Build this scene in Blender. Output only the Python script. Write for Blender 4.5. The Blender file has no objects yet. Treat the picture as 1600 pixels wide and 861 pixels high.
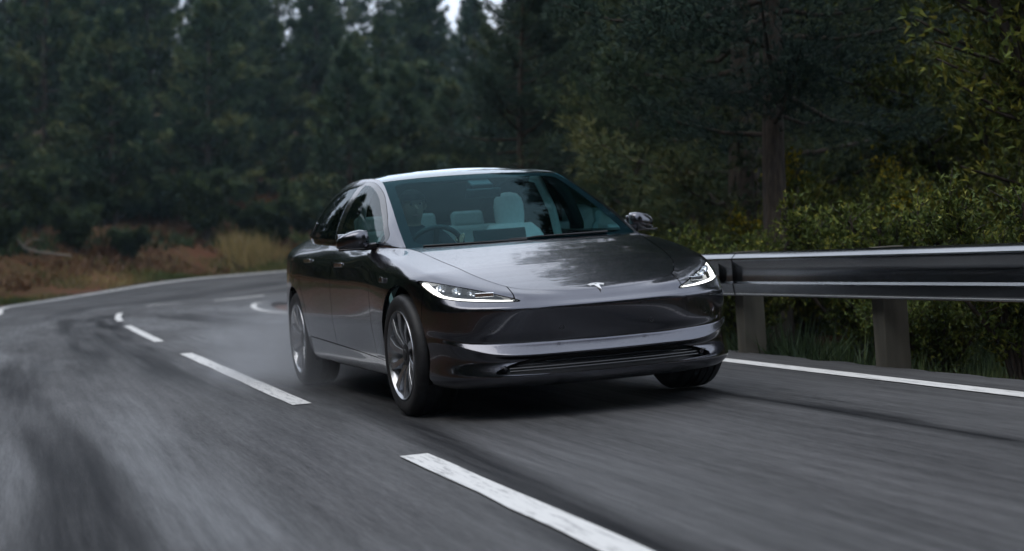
import bpy, bmesh, math, random
import numpy as np
from mathutils import Vector, Matrix, noise as mnoise

rng = np.random.default_rng(7)
random.seed(7)
R = math.radians
scene = bpy.context.scene
col = scene.collection

# ------------------------------------------------------------------ camera
# frame: x = across the road (image right), y = away along the road, z = up; front axle of the car at y = 0
CAM = np.array([-3.1361, -8.6232, 0.8998])
YAW, PITCH, ROLL, FPX = 0.3252, -0.0193, -0.0708, 2530.07
def cam_axes(a, b, c):
    ca, sa, cb, sb, cc, sc = math.cos(a), math.sin(a), math.cos(b), math.sin(b), math.cos(c), math.sin(c)
    f = np.array([sa*cb, ca*cb, sb]); r = np.array([ca, -sa, 0.0]); u = np.cross(r, f)
    return cc*r + sc*u, -sc*r + cc*u, f
CR, CU, CF = cam_axes(YAW, PITCH, ROLL)
cam_data = bpy.data.cameras.new('camera')
cam = bpy.data.objects.new('camera', cam_data)
col.objects.link(cam)
cam.matrix_world = Matrix(((CR[0], CU[0], -CF[0], CAM[0]), (CR[1], CU[1], -CF[1], CAM[1]),
                           (CR[2], CU[2], -CF[2], CAM[2]), (0, 0, 0, 1)))
cam_data.sensor_width = 36.0
cam_data.lens = FPX/1600*36
cam_data.clip_start = 0.1
cam_data.clip_end = 3000
cam_data.dof.use_dof = True
cam_data.dof.focus_distance = 8.6
cam_data.dof.aperture_fstop = 2.1
scene.camera = cam
def cam_uv(x, y, z):
    d = np.array([x, y, z]) - CAM
    w = d @ CF
    return 800 + FPX*(d @ CR)/w, 430.5 - FPX*(d @ CU)/w, w

# ------------------------------------------------------------------ world, sun, exposure
SUN_EL, SUN_ROT = R(58), R(250)
world = bpy.data.worlds.new('World')
scene.world = world
world.use_nodes = True
nt = world.node_tree
for n in list(nt.nodes): nt.nodes.remove(n)
wo = nt.nodes.new('ShaderNodeOutputWorld')
bg = nt.nodes.new('ShaderNodeBackground')
sky = nt.nodes.new('ShaderNodeTexSky')
sky.sky_type = 'NISHITA'
sky.sun_disc = False
sky.sun_elevation = SUN_EL
sky.sun_rotation = SUN_ROT
sky.air_density = 1.0
sky.dust_density = 4.0
sky.ozone_density = 1.0
# overcast: the clear sky is veiled by an even layer of cloud with soft light and dark masses
tc = nt.nodes.new('ShaderNodeTexCoord')
cn = nt.nodes.new('ShaderNodeTexNoise'); cn.inputs['Scale'].default_value = 2.2; cn.inputs['Detail'].default_value = 5
cr = nt.nodes.new('ShaderNodeValToRGB')
cr.color_ramp.elements[0].position = 0.3; cr.color_ramp.elements[0].color = (11.5, 12.8, 15.4, 1)
cr.color_ramp.elements[1].position = 0.7; cr.color_ramp.elements[1].color = (21.0, 22.2, 24.6, 1)
mx = nt.nodes.new('ShaderNodeMix'); mx.data_type = 'RGBA'; mx.inputs['Factor'].default_value = 0.8
nt.links.new(tc.outputs['Generated'], cn.inputs['Vector'])
nt.links.new(cn.outputs['Fac'], cr.inputs['Fac'])
nt.links.new(sky.outputs['Color'], mx.inputs['A'])
nt.links.new(cr.outputs['Color'], mx.inputs['B'])
nt.links.new(mx.outputs['Result'], bg.inputs['Color'])
bg.inputs['Strength'].default_value = 0.10
nt.links.new(bg.outputs['Background'], wo.inputs['Surface'])
sun_d = bpy.data.lights.new('sun', 'SUN')
sun_d.energy = 1.5
sun_d.angle = R(50)
sun_d.color = (1.0, 0.97, 0.93)
sun = bpy.data.objects.new('sun', sun_d)
col.objects.link(sun)
sd = Vector((math.sin(SUN_ROT)*math.cos(SUN_EL), math.cos(SUN_ROT)*math.cos(SUN_EL), math.sin(SUN_EL)))
sun.rotation_euler = sd.to_track_quat('Z', 'Y').to_euler()
sun.location = (0, -10, 30)
scene.view_settings.view_transform = 'Standard'
scene.view_settings.look = 'None'
scene.view_settings.gamma = 1.0
scene.view_settings.exposure = -0.24
scene.cycles.max_bounces = 8
scene.cycles.transparent_max_bounces = 12
scene.cycles.volume_bounces = 0
scene.cycles.volume_step_rate = 4.0
scene.cycles.caustics_reflective = False
scene.cycles.caustics_refractive = False

# ------------------------------------------------------------------ helpers
def tag(o, label=None, cat=None, group=None, kind=None):
    if label: o['label'] = label
    if cat: o['category'] = cat
    if group: o['group'] = group
    if kind: o['kind'] = kind
    return o
def empty(name, loc=(0, 0, 0), parent=None):
    o = bpy.data.objects.new(name, None); col.objects.link(o); o.location = loc
    o.empty_display_size = 0.2
    if parent: o.parent = parent
    return o
def link(name, me, parent=None):
    o = bpy.data.objects.new(name, me); col.objects.link(o)
    if parent: o.parent = parent
    return o
def mesh_from(name, V, F, mats, smooth=True, midx=None, attrs=None):
    """fast mesh from arrays; F is a list of polygons or an (n,k) array"""
    me = bpy.data.meshes.new(name)
    V = np.asarray(V, dtype=np.float32)[:, :3]
    if isinstance(F, np.ndarray):
        n, k = F.shape
        me.vertices.add(len(V)); me.vertices.foreach_set('co', V.ravel())
        me.loops.add(n*k); me.loops.foreach_set('vertex_index', F.astype(np.int32).ravel())
        me.polygons.add(n)
        me.polygons.foreach_set('loop_start', np.arange(0, n*k, k, dtype=np.int32))
        me.polygons.foreach_set('loop_total', np.full(n, k, dtype=np.int32))
        me.update(calc_edges=True)
    else:
        me.from_pydata([tuple(map(float, v)) for v in V], [], [tuple(map(int, f)) for f in F])
    me.polygons.foreach_set('use_smooth', np.full(len(me.polygons), smooth, dtype=bool))
    for m in (mats if isinstance(mats, (list, tuple)) else [mats]): me.materials.append(m)
    if midx is not None: me.polygons.foreach_set('material_index', np.asarray(midx, dtype=np.int32))
    for an, av in (attrs or {}).items():
        a = me.attributes.new(an, 'FLOAT', 'POINT'); a.data.foreach_set('value', np.asarray(av, dtype=np.float32))
    me.validate(clean_customdata=False)
    me.update()
    return me
def mesh_obj(name, V, F, mats, parent=None, **k):
    return link(name, mesh_from(name, V, F, mats, **k), parent)
class MB:
    """collects simple shapes"""
    def __init__(s): s.v = []; s.f = []
    def add(s, V, F):
        o = len(s.v); s.v += [tuple(map(float, q)) for q in V]; s.f += [tuple(int(i)+o for i in f) for f in F]
        return s
    def box(s, c, h, rot=None, taper=1.0):
        V = []
        for z in (-1, 1):
            k = taper if z > 0 else 1
            for x, y in ((-1, -1), (1, -1), (1, 1), (-1, 1)): V.append(Vector((x*h[0]*k, y*h[1]*k, z*h[2])))
        if rot is not None: V = [rot @ q for q in V]
        V = [q + Vector(c) for q in V]
        return s.add(V, [(3, 2, 1, 0), (4, 5, 6, 7), (0, 1, 5, 4), (1, 2, 6, 5), (2, 3, 7, 6), (3, 0, 4, 7)])
    def tube(s, pts, rad, n=8, cap=True):
        pts = [Vector(p) for p in pts]
        if not hasattr(rad, '__len__'): rad = [rad]*len(pts)
        V = []; F = []
        up = Vector((0, 0, 1))
        for i, p in enumerate(pts):
            t = (pts[min(i+1, len(pts)-1)] - pts[max(i-1, 0)]).normalized()
            a = t.cross(up if abs(t.z) < .95 else Vector((1, 0, 0))).normalized(); b = a.cross(t)
            for k in range(n):
                w = 2*math.pi*k/n
                V.append(p + (a*math.cos(w) + b*math.sin(w))*rad[i])
        for i in range(len(pts)-1):
            for k in range(n):
                F.append((i*n+k, i*n+(k+1) % n, (i+1)*n+(k+1) % n, (i+1)*n+k))
        if cap: F.append(tuple(range(n-1, -1, -1))); F.append(tuple((len(pts)-1)*n+k for k in range(n)))
        return s.add(V, F)
    def lathe(s, prof, n=48, axis='x', close=False):
        """profile of (axial, radius) pairs turned about the x axis"""
        V = []; F = []
        for a, r in prof:
            for k in range(n):
                w = 2*math.pi*k/n
                V.append((a, r*math.cos(w), r*math.sin(w)))
        m = len(prof)
        for i in range(m if close else m-1):
            j = (i+1) % m
            for k in range(n): F.append((i*n+k, i*n+(k+1) % n, j*n+(k+1) % n, j*n+k))
        return s.add(V, F)
    def obj(s, name, mat, parent=None, smooth=True, bevel=0, subsurf=0, autos=35):
        me = mesh_from(name, np.array(s.v), s.f, mat, smooth=smooth)
        bm = bmesh.new(); bm.from_mesh(me)
        bmesh.ops.recalc_face_normals(bm, faces=bm.faces); bm.to_mesh(me); bm.free()
        if smooth and autos: me.set_sharp_from_angle(angle=R(autos))
        o = link(name, me, parent)
        if bevel:
            b = o.modifiers.new('bevel', 'BEVEL'); b.width = bevel; b.segments = 3; b.limit_method = 'ANGLE'
        if subsurf:
            u = o.modifiers.new('sub', 'SUBSURF'); u.levels = u.render_levels = subsurf
        return o

# ------------------------------------------------------------------ materials
def mat(name, color, rough=0.5, metal=0.0, coat=0.0, coat_rough=0.03, spec=0.5, trans=0, ior=1.45):
    m = bpy.data.materials.new(name); m.use_nodes = True
    b = m.node_tree.nodes['Principled BSDF']
    b.inputs['Base Color'].default_value = (*color, 1)
    b.inputs['Roughness'].default_value = rough
    b.inputs['Metallic'].default_value = metal
    b.inputs['Coat Weight'].default_value = coat
    b.inputs['Coat Roughness'].default_value = coat_rough
    b.inputs['Coat IOR'].default_value = 1.62
    b.inputs['Specular IOR Level'].default_value = spec
    b.inputs['Transmission Weight'].default_value = trans
    b.inputs['IOR'].default_value = ior
    return m
def nodes(m): return m.node_tree, m.node_tree.nodes['Principled BSDF']
def N(t, kind, **k):
    n = t.nodes.new(kind)
    for a, v in k.items():
        if a.startswith('i_'): n.inputs[a[2:].replace('_', ' ')].default_value = v
        else: setattr(n, a, v)
    return n
def add_noise_color(m, c1, c2, scale, coords='Object', detail=4, stretch=(1, 1, 1), bump=0, bump_dist=.01):
    t, b = nodes(m)
    co = N(t, 'ShaderNodeTexCoord'); mp = N(t, 'ShaderNodeMapping'); mp.inputs['Scale'].default_value = stretch
    no = N(t, 'ShaderNodeTexNoise', i_Scale=scale, i_Detail=detail)
    rp = N(t, 'ShaderNodeValToRGB')
    rp.color_ramp.elements[0].position = .3; rp.color_ramp.elements[0].color = (*c1, 1)
    rp.color_ramp.elements[1].position = .7; rp.color_ramp.elements[1].color = (*c2, 1)
    t.links.new(co.outputs[coords], mp.inputs['Vector']); t.links.new(mp.outputs['Vector'], no.inputs['Vector'])
    t.links.new(no.outputs['Fac'], rp.inputs['Fac']); t.links.new(rp.outputs['Color'], b.inputs['Base Color'])
    if bump:
        bp = N(t, 'ShaderNodeBump', i_Strength=bump, i_Distance=bump_dist)
        t.links.new(no.outputs['Fac'], bp.inputs['Height']); t.links.new(bp.outputs['Normal'], b.inputs['Normal'])
    return m

# paint: dark grey metallic under clear coat, wet with fine beads of rain
M_paint = mat('grey_paint', (0.086, 0.089, 0.108), rough=0.22, metal=1.0, coat=1.0, coat_rough=0.03)
t, b = nodes(M_paint)
co = N(t, 'ShaderNodeTexCoord')
vo = N(t, 'ShaderNodeTexVoronoi', i_Scale=95.0, i_Randomness=1.0)
rp = N(t, 'ShaderNodeValToRGB'); rp.color_ramp.elements[0].position = .10; rp.color_ramp.elements[0].color = (1, 1, 1, 1)
rp.color_ramp.elements[1].position = .32; rp.color_ramp.elements[1].color = (0, 0, 0, 1)
no = N(t, 'ShaderNodeTexNoise', i_Scale=9.0, i_Detail=3.0)
gt = N(t, 'ShaderNodeMath', operation='MULTIPLY')
bp = N(t, 'ShaderNodeBump', i_Strength=0.22, i_Distance=0.0022)
t.links.new(co.outputs['Object'], vo.inputs['Vector']); t.links.new(co.outputs['Object'], no.inputs['Vector'])
t.links.new(vo.outputs['Distance'], rp.inputs['Fac']); t.links.new(rp.outputs['Color'], gt.inputs[0]); t.links.new(no.outputs['Fac'], gt.inputs[1])
t.links.new(gt.outputs[0], bp.inputs['Height']); t.links.new(bp.outputs['Normal'], b.inputs['Coat Normal'])
M_black = mat('black_trim', (0.010, 0.010, 0.011), rough=0.35)
M_gloss = mat('gloss_black', (0.006, 0.006, 0.007), rough=0.12, coat=.5)
M_void = mat('dark_liner', (0.006, 0.006, 0.006), rough=0.9, spec=.1)
M_frit = mat('glass_frit', (0.010, 0.012, 0.016), rough=0.7, spec=.1)
M_chrome = mat('bright_trim', (0.75, 0.76, 0.78), rough=0.12, metal=1.0)
M_emblem = mat('emblem_metal', (0.88, 0.89, 0.90), rough=0.3, metal=0.0)
M_rubber = mat('tyre_rubber', (0.016, 0.016, 0.017), rough=0.55)
add_noise_color(M_rubber, (.012, .012, .013), (.026, .026, .028), 30, bump=.2, bump_dist=.003)
M_rim = mat('rim_alloy', (0.42, 0.43, 0.45), rough=0.26, metal=0.9)
M_rimdark = mat('rim_dark', (0.05, 0.052, 0.056), rough=0.4, metal=0.6)
M_disc = mat('brake_steel', (0.35, 0.35, 0.36), rough=0.35, metal=1.0)
M_seat = mat('pale_upholstery', (0.50, 0.55, 0.55), rough=0.55)
add_noise_color(M_seat, (.66, .70, .69), (.76, .79, .78), 60, bump=.1, bump_dist=.002)
M_dash = mat('dark_dash', (0.018, 0.02, 0.022), rough=0.6)
M_screen = mat('screen_glass', (0.008, 0.011, 0.013), rough=0.12)
M_tail = mat('red_lens', (0.20, 0.01, 0.01), rough=0.1, coat=1)
M_mirror = mat('mirror_silver', (0.8, 0.82, 0.84), rough=0.03, metal=1.0)
def glass_mat(name, tint, refl=1.0, gcol=(.9, .97, 1)):
    m = bpy.data.materials.new(name); m.use_nodes = True
    t = m.node_tree
    for n in list(t.nodes): t.nodes.remove(n)
    o = N(t, 'ShaderNodeOutputMaterial'); tr = N(t, 'ShaderNodeBsdfTransparent'); tr.inputs['Color'].default_value = (*tint, 1)
    gl = N(t, 'ShaderNodeBsdfGlossy', i_Roughness=.02); gl.inputs['Color'].default_value = (*gcol, 1)
    fr = N(t, 'ShaderNodeFresnel', i_IOR=1.5); mu = N(t, 'ShaderNodeMath', operation='MULTIPLY'); mu.inputs[1].default_value = refl
    ms = N(t, 'ShaderNodeMixShader')
    t.links.new(fr.outputs[0], mu.inputs[0]); t.links.new(mu.outputs[0], ms.inputs['Fac'])
    t.links.new(tr.outputs[0], ms.inputs[1]); t.links.new(gl.outputs[0], ms.inputs[2]); t.links.new(ms.outputs[0], o.inputs['Surface'])
    return m
M_glass = glass_mat('windscreen_glass', (.42, .74, .78), .26, (.50, .84, .92))
M_sideglass = glass_mat('side_glass', (.40, .62, .62), .7)
M_rearglass = glass_mat('tinted_glass', (.16, .22, .23), .7)
M_roof = glass_mat('roof_glass', (.20, .24, .25), 1.7)
M_lens = glass_mat('clear_lens', (.96, .97, .98))
def emit_mat(name, colr, strength):
    m = mat(name, (.8, .8, .8), rough=.3); t, b = nodes(m)
    b.inputs['Emission Color'].default_value = (*colr, 1); b.inputs['Emission Strength'].default_value = strength
    return m
M_drl = emit_mat('lamp_strip', (1, .985, .93), 2.6)
M_bucket = mat('lamp_housing', (0.09, 0.10, 0.11), rough=0.3, metal=.5)
M_reflect = mat('lamp_reflector', (0.7, 0.73, 0.78), rough=0.15, metal=1)

# vegetation
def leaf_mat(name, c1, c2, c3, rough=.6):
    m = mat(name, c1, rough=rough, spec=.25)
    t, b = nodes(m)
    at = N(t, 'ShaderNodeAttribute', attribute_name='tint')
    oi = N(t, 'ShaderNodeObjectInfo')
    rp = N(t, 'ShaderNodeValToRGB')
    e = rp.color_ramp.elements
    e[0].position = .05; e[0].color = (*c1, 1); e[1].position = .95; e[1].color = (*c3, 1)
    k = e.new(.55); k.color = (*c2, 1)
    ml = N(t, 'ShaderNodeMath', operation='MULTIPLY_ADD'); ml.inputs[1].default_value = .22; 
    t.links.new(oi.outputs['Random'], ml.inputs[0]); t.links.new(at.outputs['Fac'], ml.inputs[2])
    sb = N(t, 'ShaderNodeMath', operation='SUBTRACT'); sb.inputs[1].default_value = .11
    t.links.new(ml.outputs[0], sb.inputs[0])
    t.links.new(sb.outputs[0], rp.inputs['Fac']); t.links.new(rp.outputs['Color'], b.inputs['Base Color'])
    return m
M_needle = leaf_mat('pine_needles', (.018, .040, .024), (.050, .085, .042), (.150, .160, .060))
M_needle_blue = leaf_mat('dark_pine_needles', (.016, .036, .030), (.040, .075, .052), (.115, .140, .065))
M_gorse = leaf_mat('gorse_leaves', (.035, .060, .014), (.095, .125, .022), (.230, .220, .036))
M_shrub = leaf_mat('shrub_leaves', (.016, .032, .014), (.034, .058, .020), (.075, .095, .030))
M_flower = leaf_mat('yellow_petals', (.34, .27, .010), (.44, .35, .015), (.50, .41, .03))
M_grass = leaf_mat('verge_grass', (.050, .075, .020), (.120, .115, .035), (.34, .25, .11))
M_bracken = leaf_mat('dead_bracken', (.075, .040, .022), (.145, .075, .038), (.24, .15, .07))
M_bark = add_noise_color(mat('pine_bark', (.05, .04, .03), rough=.9), (.020, .017, .014), (.075, .058, .045), 6, stretch=(4, 4, .8), bump=.6, bump_dist=.04)
M_dead = add_noise_color(mat('dead_wood', (.2, .18, .15), rough=.9), (.12, .105, .085), (.28, .25, .20), 5, stretch=(3, 3, 1), bump=.4)

# ------------------------------------------------------------------ road line
KN = [-20, 0, 15, 25, 32, 40, 50, 65, 85, 110]
K_ = [-0.0031, -0.0008, 0.0016, 0.007, 0.0204, 0.0321, 0.0403, 0.030, 0.0, 0.0]
SL_ = [0, .0003, -.0003, -.0056, .0033, -.0296, .0131, .0172, .0133, .0114]
BK_ = [0, .0047, .0011, .0387, .0386, .0544, .1312, .1146, .0761, .0593]
WL_ = [0, 0, 0, -.0348, -.1044, 1.8156, 2.1299, 1.3475, .539, .2695]
SS = np.arange(-40, 100.01, .25)
def _sm(v, n=9):
    k = np.ones(n)/n; p = np.pad(v, n//2, mode='edge'); return np.convolve(p, k, 'valid')
def _path():
    K = _sm(np.interp(SS, KN, K_)); Z = _sm(np.interp(SS, KN, SL_), 17)
    i0 = int(np.argmin(abs(SS)))
    K[SS < -20] = -.0031
    ds = .25
    th = np.concatenate([[0], np.cumsum((K[1:]+K[:-1])/2*ds)]); th = th - th[i0] + .0309
    thm = (th[1:]+th[:-1])/2
    x = np.concatenate([[0], np.cumsum(np.sin(thm)*ds)]); x += -1.2642 - x[i0]
    y = np.concatenate([[0], np.cumsum(np.cos(thm)*ds)]); y -= y[i0]
    z = np.concatenate([[0], np.cumsum((Z[1:]+Z[:-1])/2*ds)]); z -= z[i0]
    return x, y, z, th
PX, PY, PZ, PT = _path()
BANK = _sm(np.interp(SS, KN, BK_), 17); WIDE = np.clip(_sm(np.interp(SS, KN, WL_), 17), -.1, 3)
def road_pt(s, l, up=0.0):
    """point at arclength s and lateral offset l (right positive)"""
    s = np.asarray(s, float); l = np.asarray(l, float)
    f = lambda A: np.interp(s, SS, A)
    th = f(PT); bk = f(BANK)
    return np.stack([f(PX) + l*np.cos(th), f(PY) - l*np.sin(th), f(PZ) - bk*l + up + 0*s], -1)
def left_edge(s): return -(3.03 + np.interp(s, SS, WIDE))
RIGHT = 3.03
def road_sl(x, y):
    """nearest arclength and signed offset for arrays of points"""
    x = np.asarray(x, float).ravel(); y = np.asarray(y, float).ravel()
    S = np.empty(len(x)); L = np.empty(len(x))
    a = PX[::2]; bb = PY[::2]; tt = PT[::2]; ss = SS[::2]
    for i in range(0, len(x), 4000):
        dx = x[i:i+4000, None] - a; dy = y[i:i+4000, None] - bb
        k = np.argmin(dx*dx + dy*dy, 1); r = np.arange(len(k))
        S[i:i+4000] = ss[k] + dx[r, k]*np.sin(tt[k]) + dy[r, k]*np.cos(tt[k])
        dd = np.sqrt(dx[r, k]**2 + dy[r, k]**2)
        L[i:i+4000] = np.sign(dx[r, k]*np.cos(tt[k]) - dy[r, k]*np.sin(tt[k]))*dd
    return S, L
def vnoise(x, y, sc, seed=0):
    return np.array([mnoise.noise(Vector((a*sc+seed, bq*sc-seed*1.7, seed*.31))) for a, bq in zip(np.ravel(x), np.ravel(y))])
def ground_z(x, y):
    sh = np.shape(x)
    S, L = road_sl(x, y)
    S = np.clip(S, SS[0], SS[-1])
    le = -left_edge(S)
    base = np.interp(S, SS, PZ); bk = np.interp(S, SS, BANK)
    dl = np.maximum(-L - le - .30, 0); dr = np.maximum(L - RIGHT - .33, 0)
    zl = base + bk*le; zr = base - bk*RIGHT
    inside = base - bk*L - .10
    n1 = vnoise(x, y, .22, 3); n2 = vnoise(x, y, .9, 9)
    rise = .03*dl + 1.9*(1/(1+np.exp(-(dl-4.6)*1.1)) - 1/(1+math.exp(4.6*1.1))) + .16*np.maximum(dl-7, 0) + (.35*n1 + .10*n2)*np.minimum(dl/3, 1)
    drop = -.25*np.minimum(dr, 1.4) - .0*dr + .07*np.maximum(dr-5, 0) + (.30*n1 + .08*n2)*np.minimum(dr/3, 1)
    z = np.where(dl > 0, zl - .07 + rise, np.where(dr > 0, zr - .07 + drop, inside))
    return z.reshape(sh)

# asphalt, with worn wheel lanes and darker tarry streaks that run with the traffic
M_road = mat('wet_asphalt', (.05, .05, .055), rough=.6, spec=.16)
t, b = nodes(M_road)
uv = N(t, 'ShaderNodeUVMap', uv_map='along')
mp1 = N(t, 'ShaderNodeMapping'); mp1.inputs['Scale'].default_value = (16, .55, 1)
n1 = N(t, 'ShaderNodeTexNoise', i_Scale=1.0, i_Detail=6.0, i_Roughness=.65)
mp2 = N(t, 'ShaderNodeMapping'); mp2.inputs['Scale'].default_value = (75, 5.0, 1)
n2 = N(t, 'ShaderNodeTexNoise', i_Scale=1.0, i_Detail=5.0, i_Roughness=.7)
mp3 = N(t, 'ShaderNodeMapping'); mp3.inputs['Scale'].default_value = (1.1, .16, 1)
n3 = N(t, 'ShaderNodeTexNoise', i_Scale=1.0, i_Detail=4.0, i_Roughness=.6)
for mp_, n_ in ((mp1, n1), (mp2, n2), (mp3, n3)):
    t.links.new(uv.outputs[0], mp_.inputs['Vector']); t.links.new(mp_.outputs[0], n_.inputs['Vector'])
ad = N(t, 'ShaderNodeMath', operation='ADD'); t.links.new(n1.outputs['Fac'], ad.inputs[0]); t.links.new(n2.outputs['Fac'], ad.inputs[1])
ad2 = N(t, 'ShaderNodeMath', operation='MULTIPLY_ADD'); ad2.inputs[1].default_value = .9
t.links.new(n3.outputs['Fac'], ad2.inputs[0]); t.links.new(ad.outputs[0], ad2.inputs[2])
mr = N(t, 'ShaderNodeMapRange'); mr.inputs['From Min'].default_value = 1.08; mr.inputs['From Max'].default_value = 1.82
t.links.new(ad2.outputs[0], mr.inputs['Value'])
rp = N(t, 'ShaderNodeValToRGB'); rp.color_ramp.elements[0].color = (.017, .0175, .018, 1); rp.color_ramp.elements[1].color = (.108, .108, .110, 1)
t.links.new(mr.outputs[0], rp.inputs['Fac'])
at = N(t, 'ShaderNodeAttribute', attribute_name='dark_bands')
mxc = N(t, 'ShaderNodeMix', data_type='RGBA'); mxc.inputs['B'].default_value = (.006, .0065, .008, 1)
sk = N(t, 'ShaderNodeMapRange'); sk.inputs['From Min'].default_value = .25; sk.inputs['From Max'].default_value = .62; sk.inputs['To Min'].default_value = 1.25; sk.inputs['To Max'].default_value = .70
t.links.new(n1.outputs['Fac'], sk.inputs['Value'])
sm_ = N(t, 'ShaderNodeMath', operation='MULTIPLY', use_clamp=True); t.links.new(at.outputs['Fac'], sm_.inputs[0]); t.links.new(sk.outputs[0], sm_.inputs[1])
t.links.new(sm_.outputs[0], mxc.inputs['Factor']); t.links.new(rp.outputs['Color'], mxc.inputs['A'])
t.links.new(mxc.outputs['Result'], b.inputs['Base Color'])
rr = N(t, 'ShaderNodeMapRange'); rr.inputs['To Min'].default_value = .72; rr.inputs['To Max'].default_value = .50
t.links.new(n3.outputs['Fac'], rr.inputs['Value'])
rs_ = N(t, 'ShaderNodeMix', data_type='FLOAT'); rs_.inputs['B'].default_value = .45
t.links.new(at.outputs['Fac'], rs_.inputs['Factor']); t.links.new(rr.outputs[0], rs_.inputs['A']); t.links.new(rs_.outputs['Result'], b.inputs['Roughness'])
sp_ = N(t, 'ShaderNodeMix', data_type='FLOAT'); sp_.inputs['A'].default_value = .20; sp_.inputs['B'].default_value = .03
t.links.new(at.outputs['Fac'], sp_.inputs['Factor']); mp4 = N(t, 'ShaderNodeMapping'); mp4.inputs['Scale'].default_value = (.75, .13, 1); mp4.inputs['Location'].default_value = (3.1, 1.7, 0)
n4 = N(t, 'ShaderNodeTexNoise', i_Scale=1.0, i_Detail=3.0); t.links.new(uv.outputs[0], mp4.inputs['Vector']); t.links.new(mp4.outputs[0], n4.inputs['Vector'])
wet = N(t, 'ShaderNodeMapRange'); wet.inputs['From Min'].default_value = .46; wet.inputs['From Max'].default_value = .66; t.links.new(n4.outputs['Fac'], wet.inputs['Value'])
wn = N(t, 'ShaderNodeMath', operation='MULTIPLY'); nst = N(t, 'ShaderNodeMath', operation='MULTIPLY_ADD', use_clamp=True); nst.inputs[1].default_value = -1.6; nst.inputs[2].default_value = 1.0; t.links.new(at.outputs['Fac'], nst.inputs[0])
wst = N(t, 'ShaderNodeMath', operation='MULTIPLY'); t.links.new(wet.outputs[0], wst.inputs[0]); t.links.new(nst.outputs[0], wst.inputs[1])
t.links.new(wst.outputs[0], wn.inputs[0]); t.links.new(n1.outputs['Fac'], wn.inputs[1])
wa = N(t, 'ShaderNodeMath', operation='MULTIPLY_ADD'); wa.inputs[1].default_value = .58; t.links.new(wn.outputs[0], wa.inputs[0]); t.links.new(sp_.outputs['Result'], wa.inputs[2])
t.links.new(wa.outputs[0], b.inputs['Specular IOR Level'])
wr = N(t, 'ShaderNodeMath', operation='MULTIPLY_ADD'); wr.inputs[1].default_value = -.42; t.links.new(wn.outputs[0], wr.inputs[0]); t.links.new(rs_.outputs['Result'], wr.inputs[2])
t.links.new(wr.outputs[0], b.inputs['Roughness'])
ag = N(t, 'ShaderNodeTexVoronoi', i_Scale=120.0); oc = N(t, 'ShaderNodeTexCoord'); t.links.new(oc.outputs['Object'], ag.inputs['Vector'])
bp = N(t, 'ShaderNodeBump', i_Strength=.35, i_Distance=.004)
t.links.new(ag.outputs['Distance'], bp.inputs['Height']); t.links.new(bp.outputs['Normal'], b.inputs['Normal'])

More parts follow.
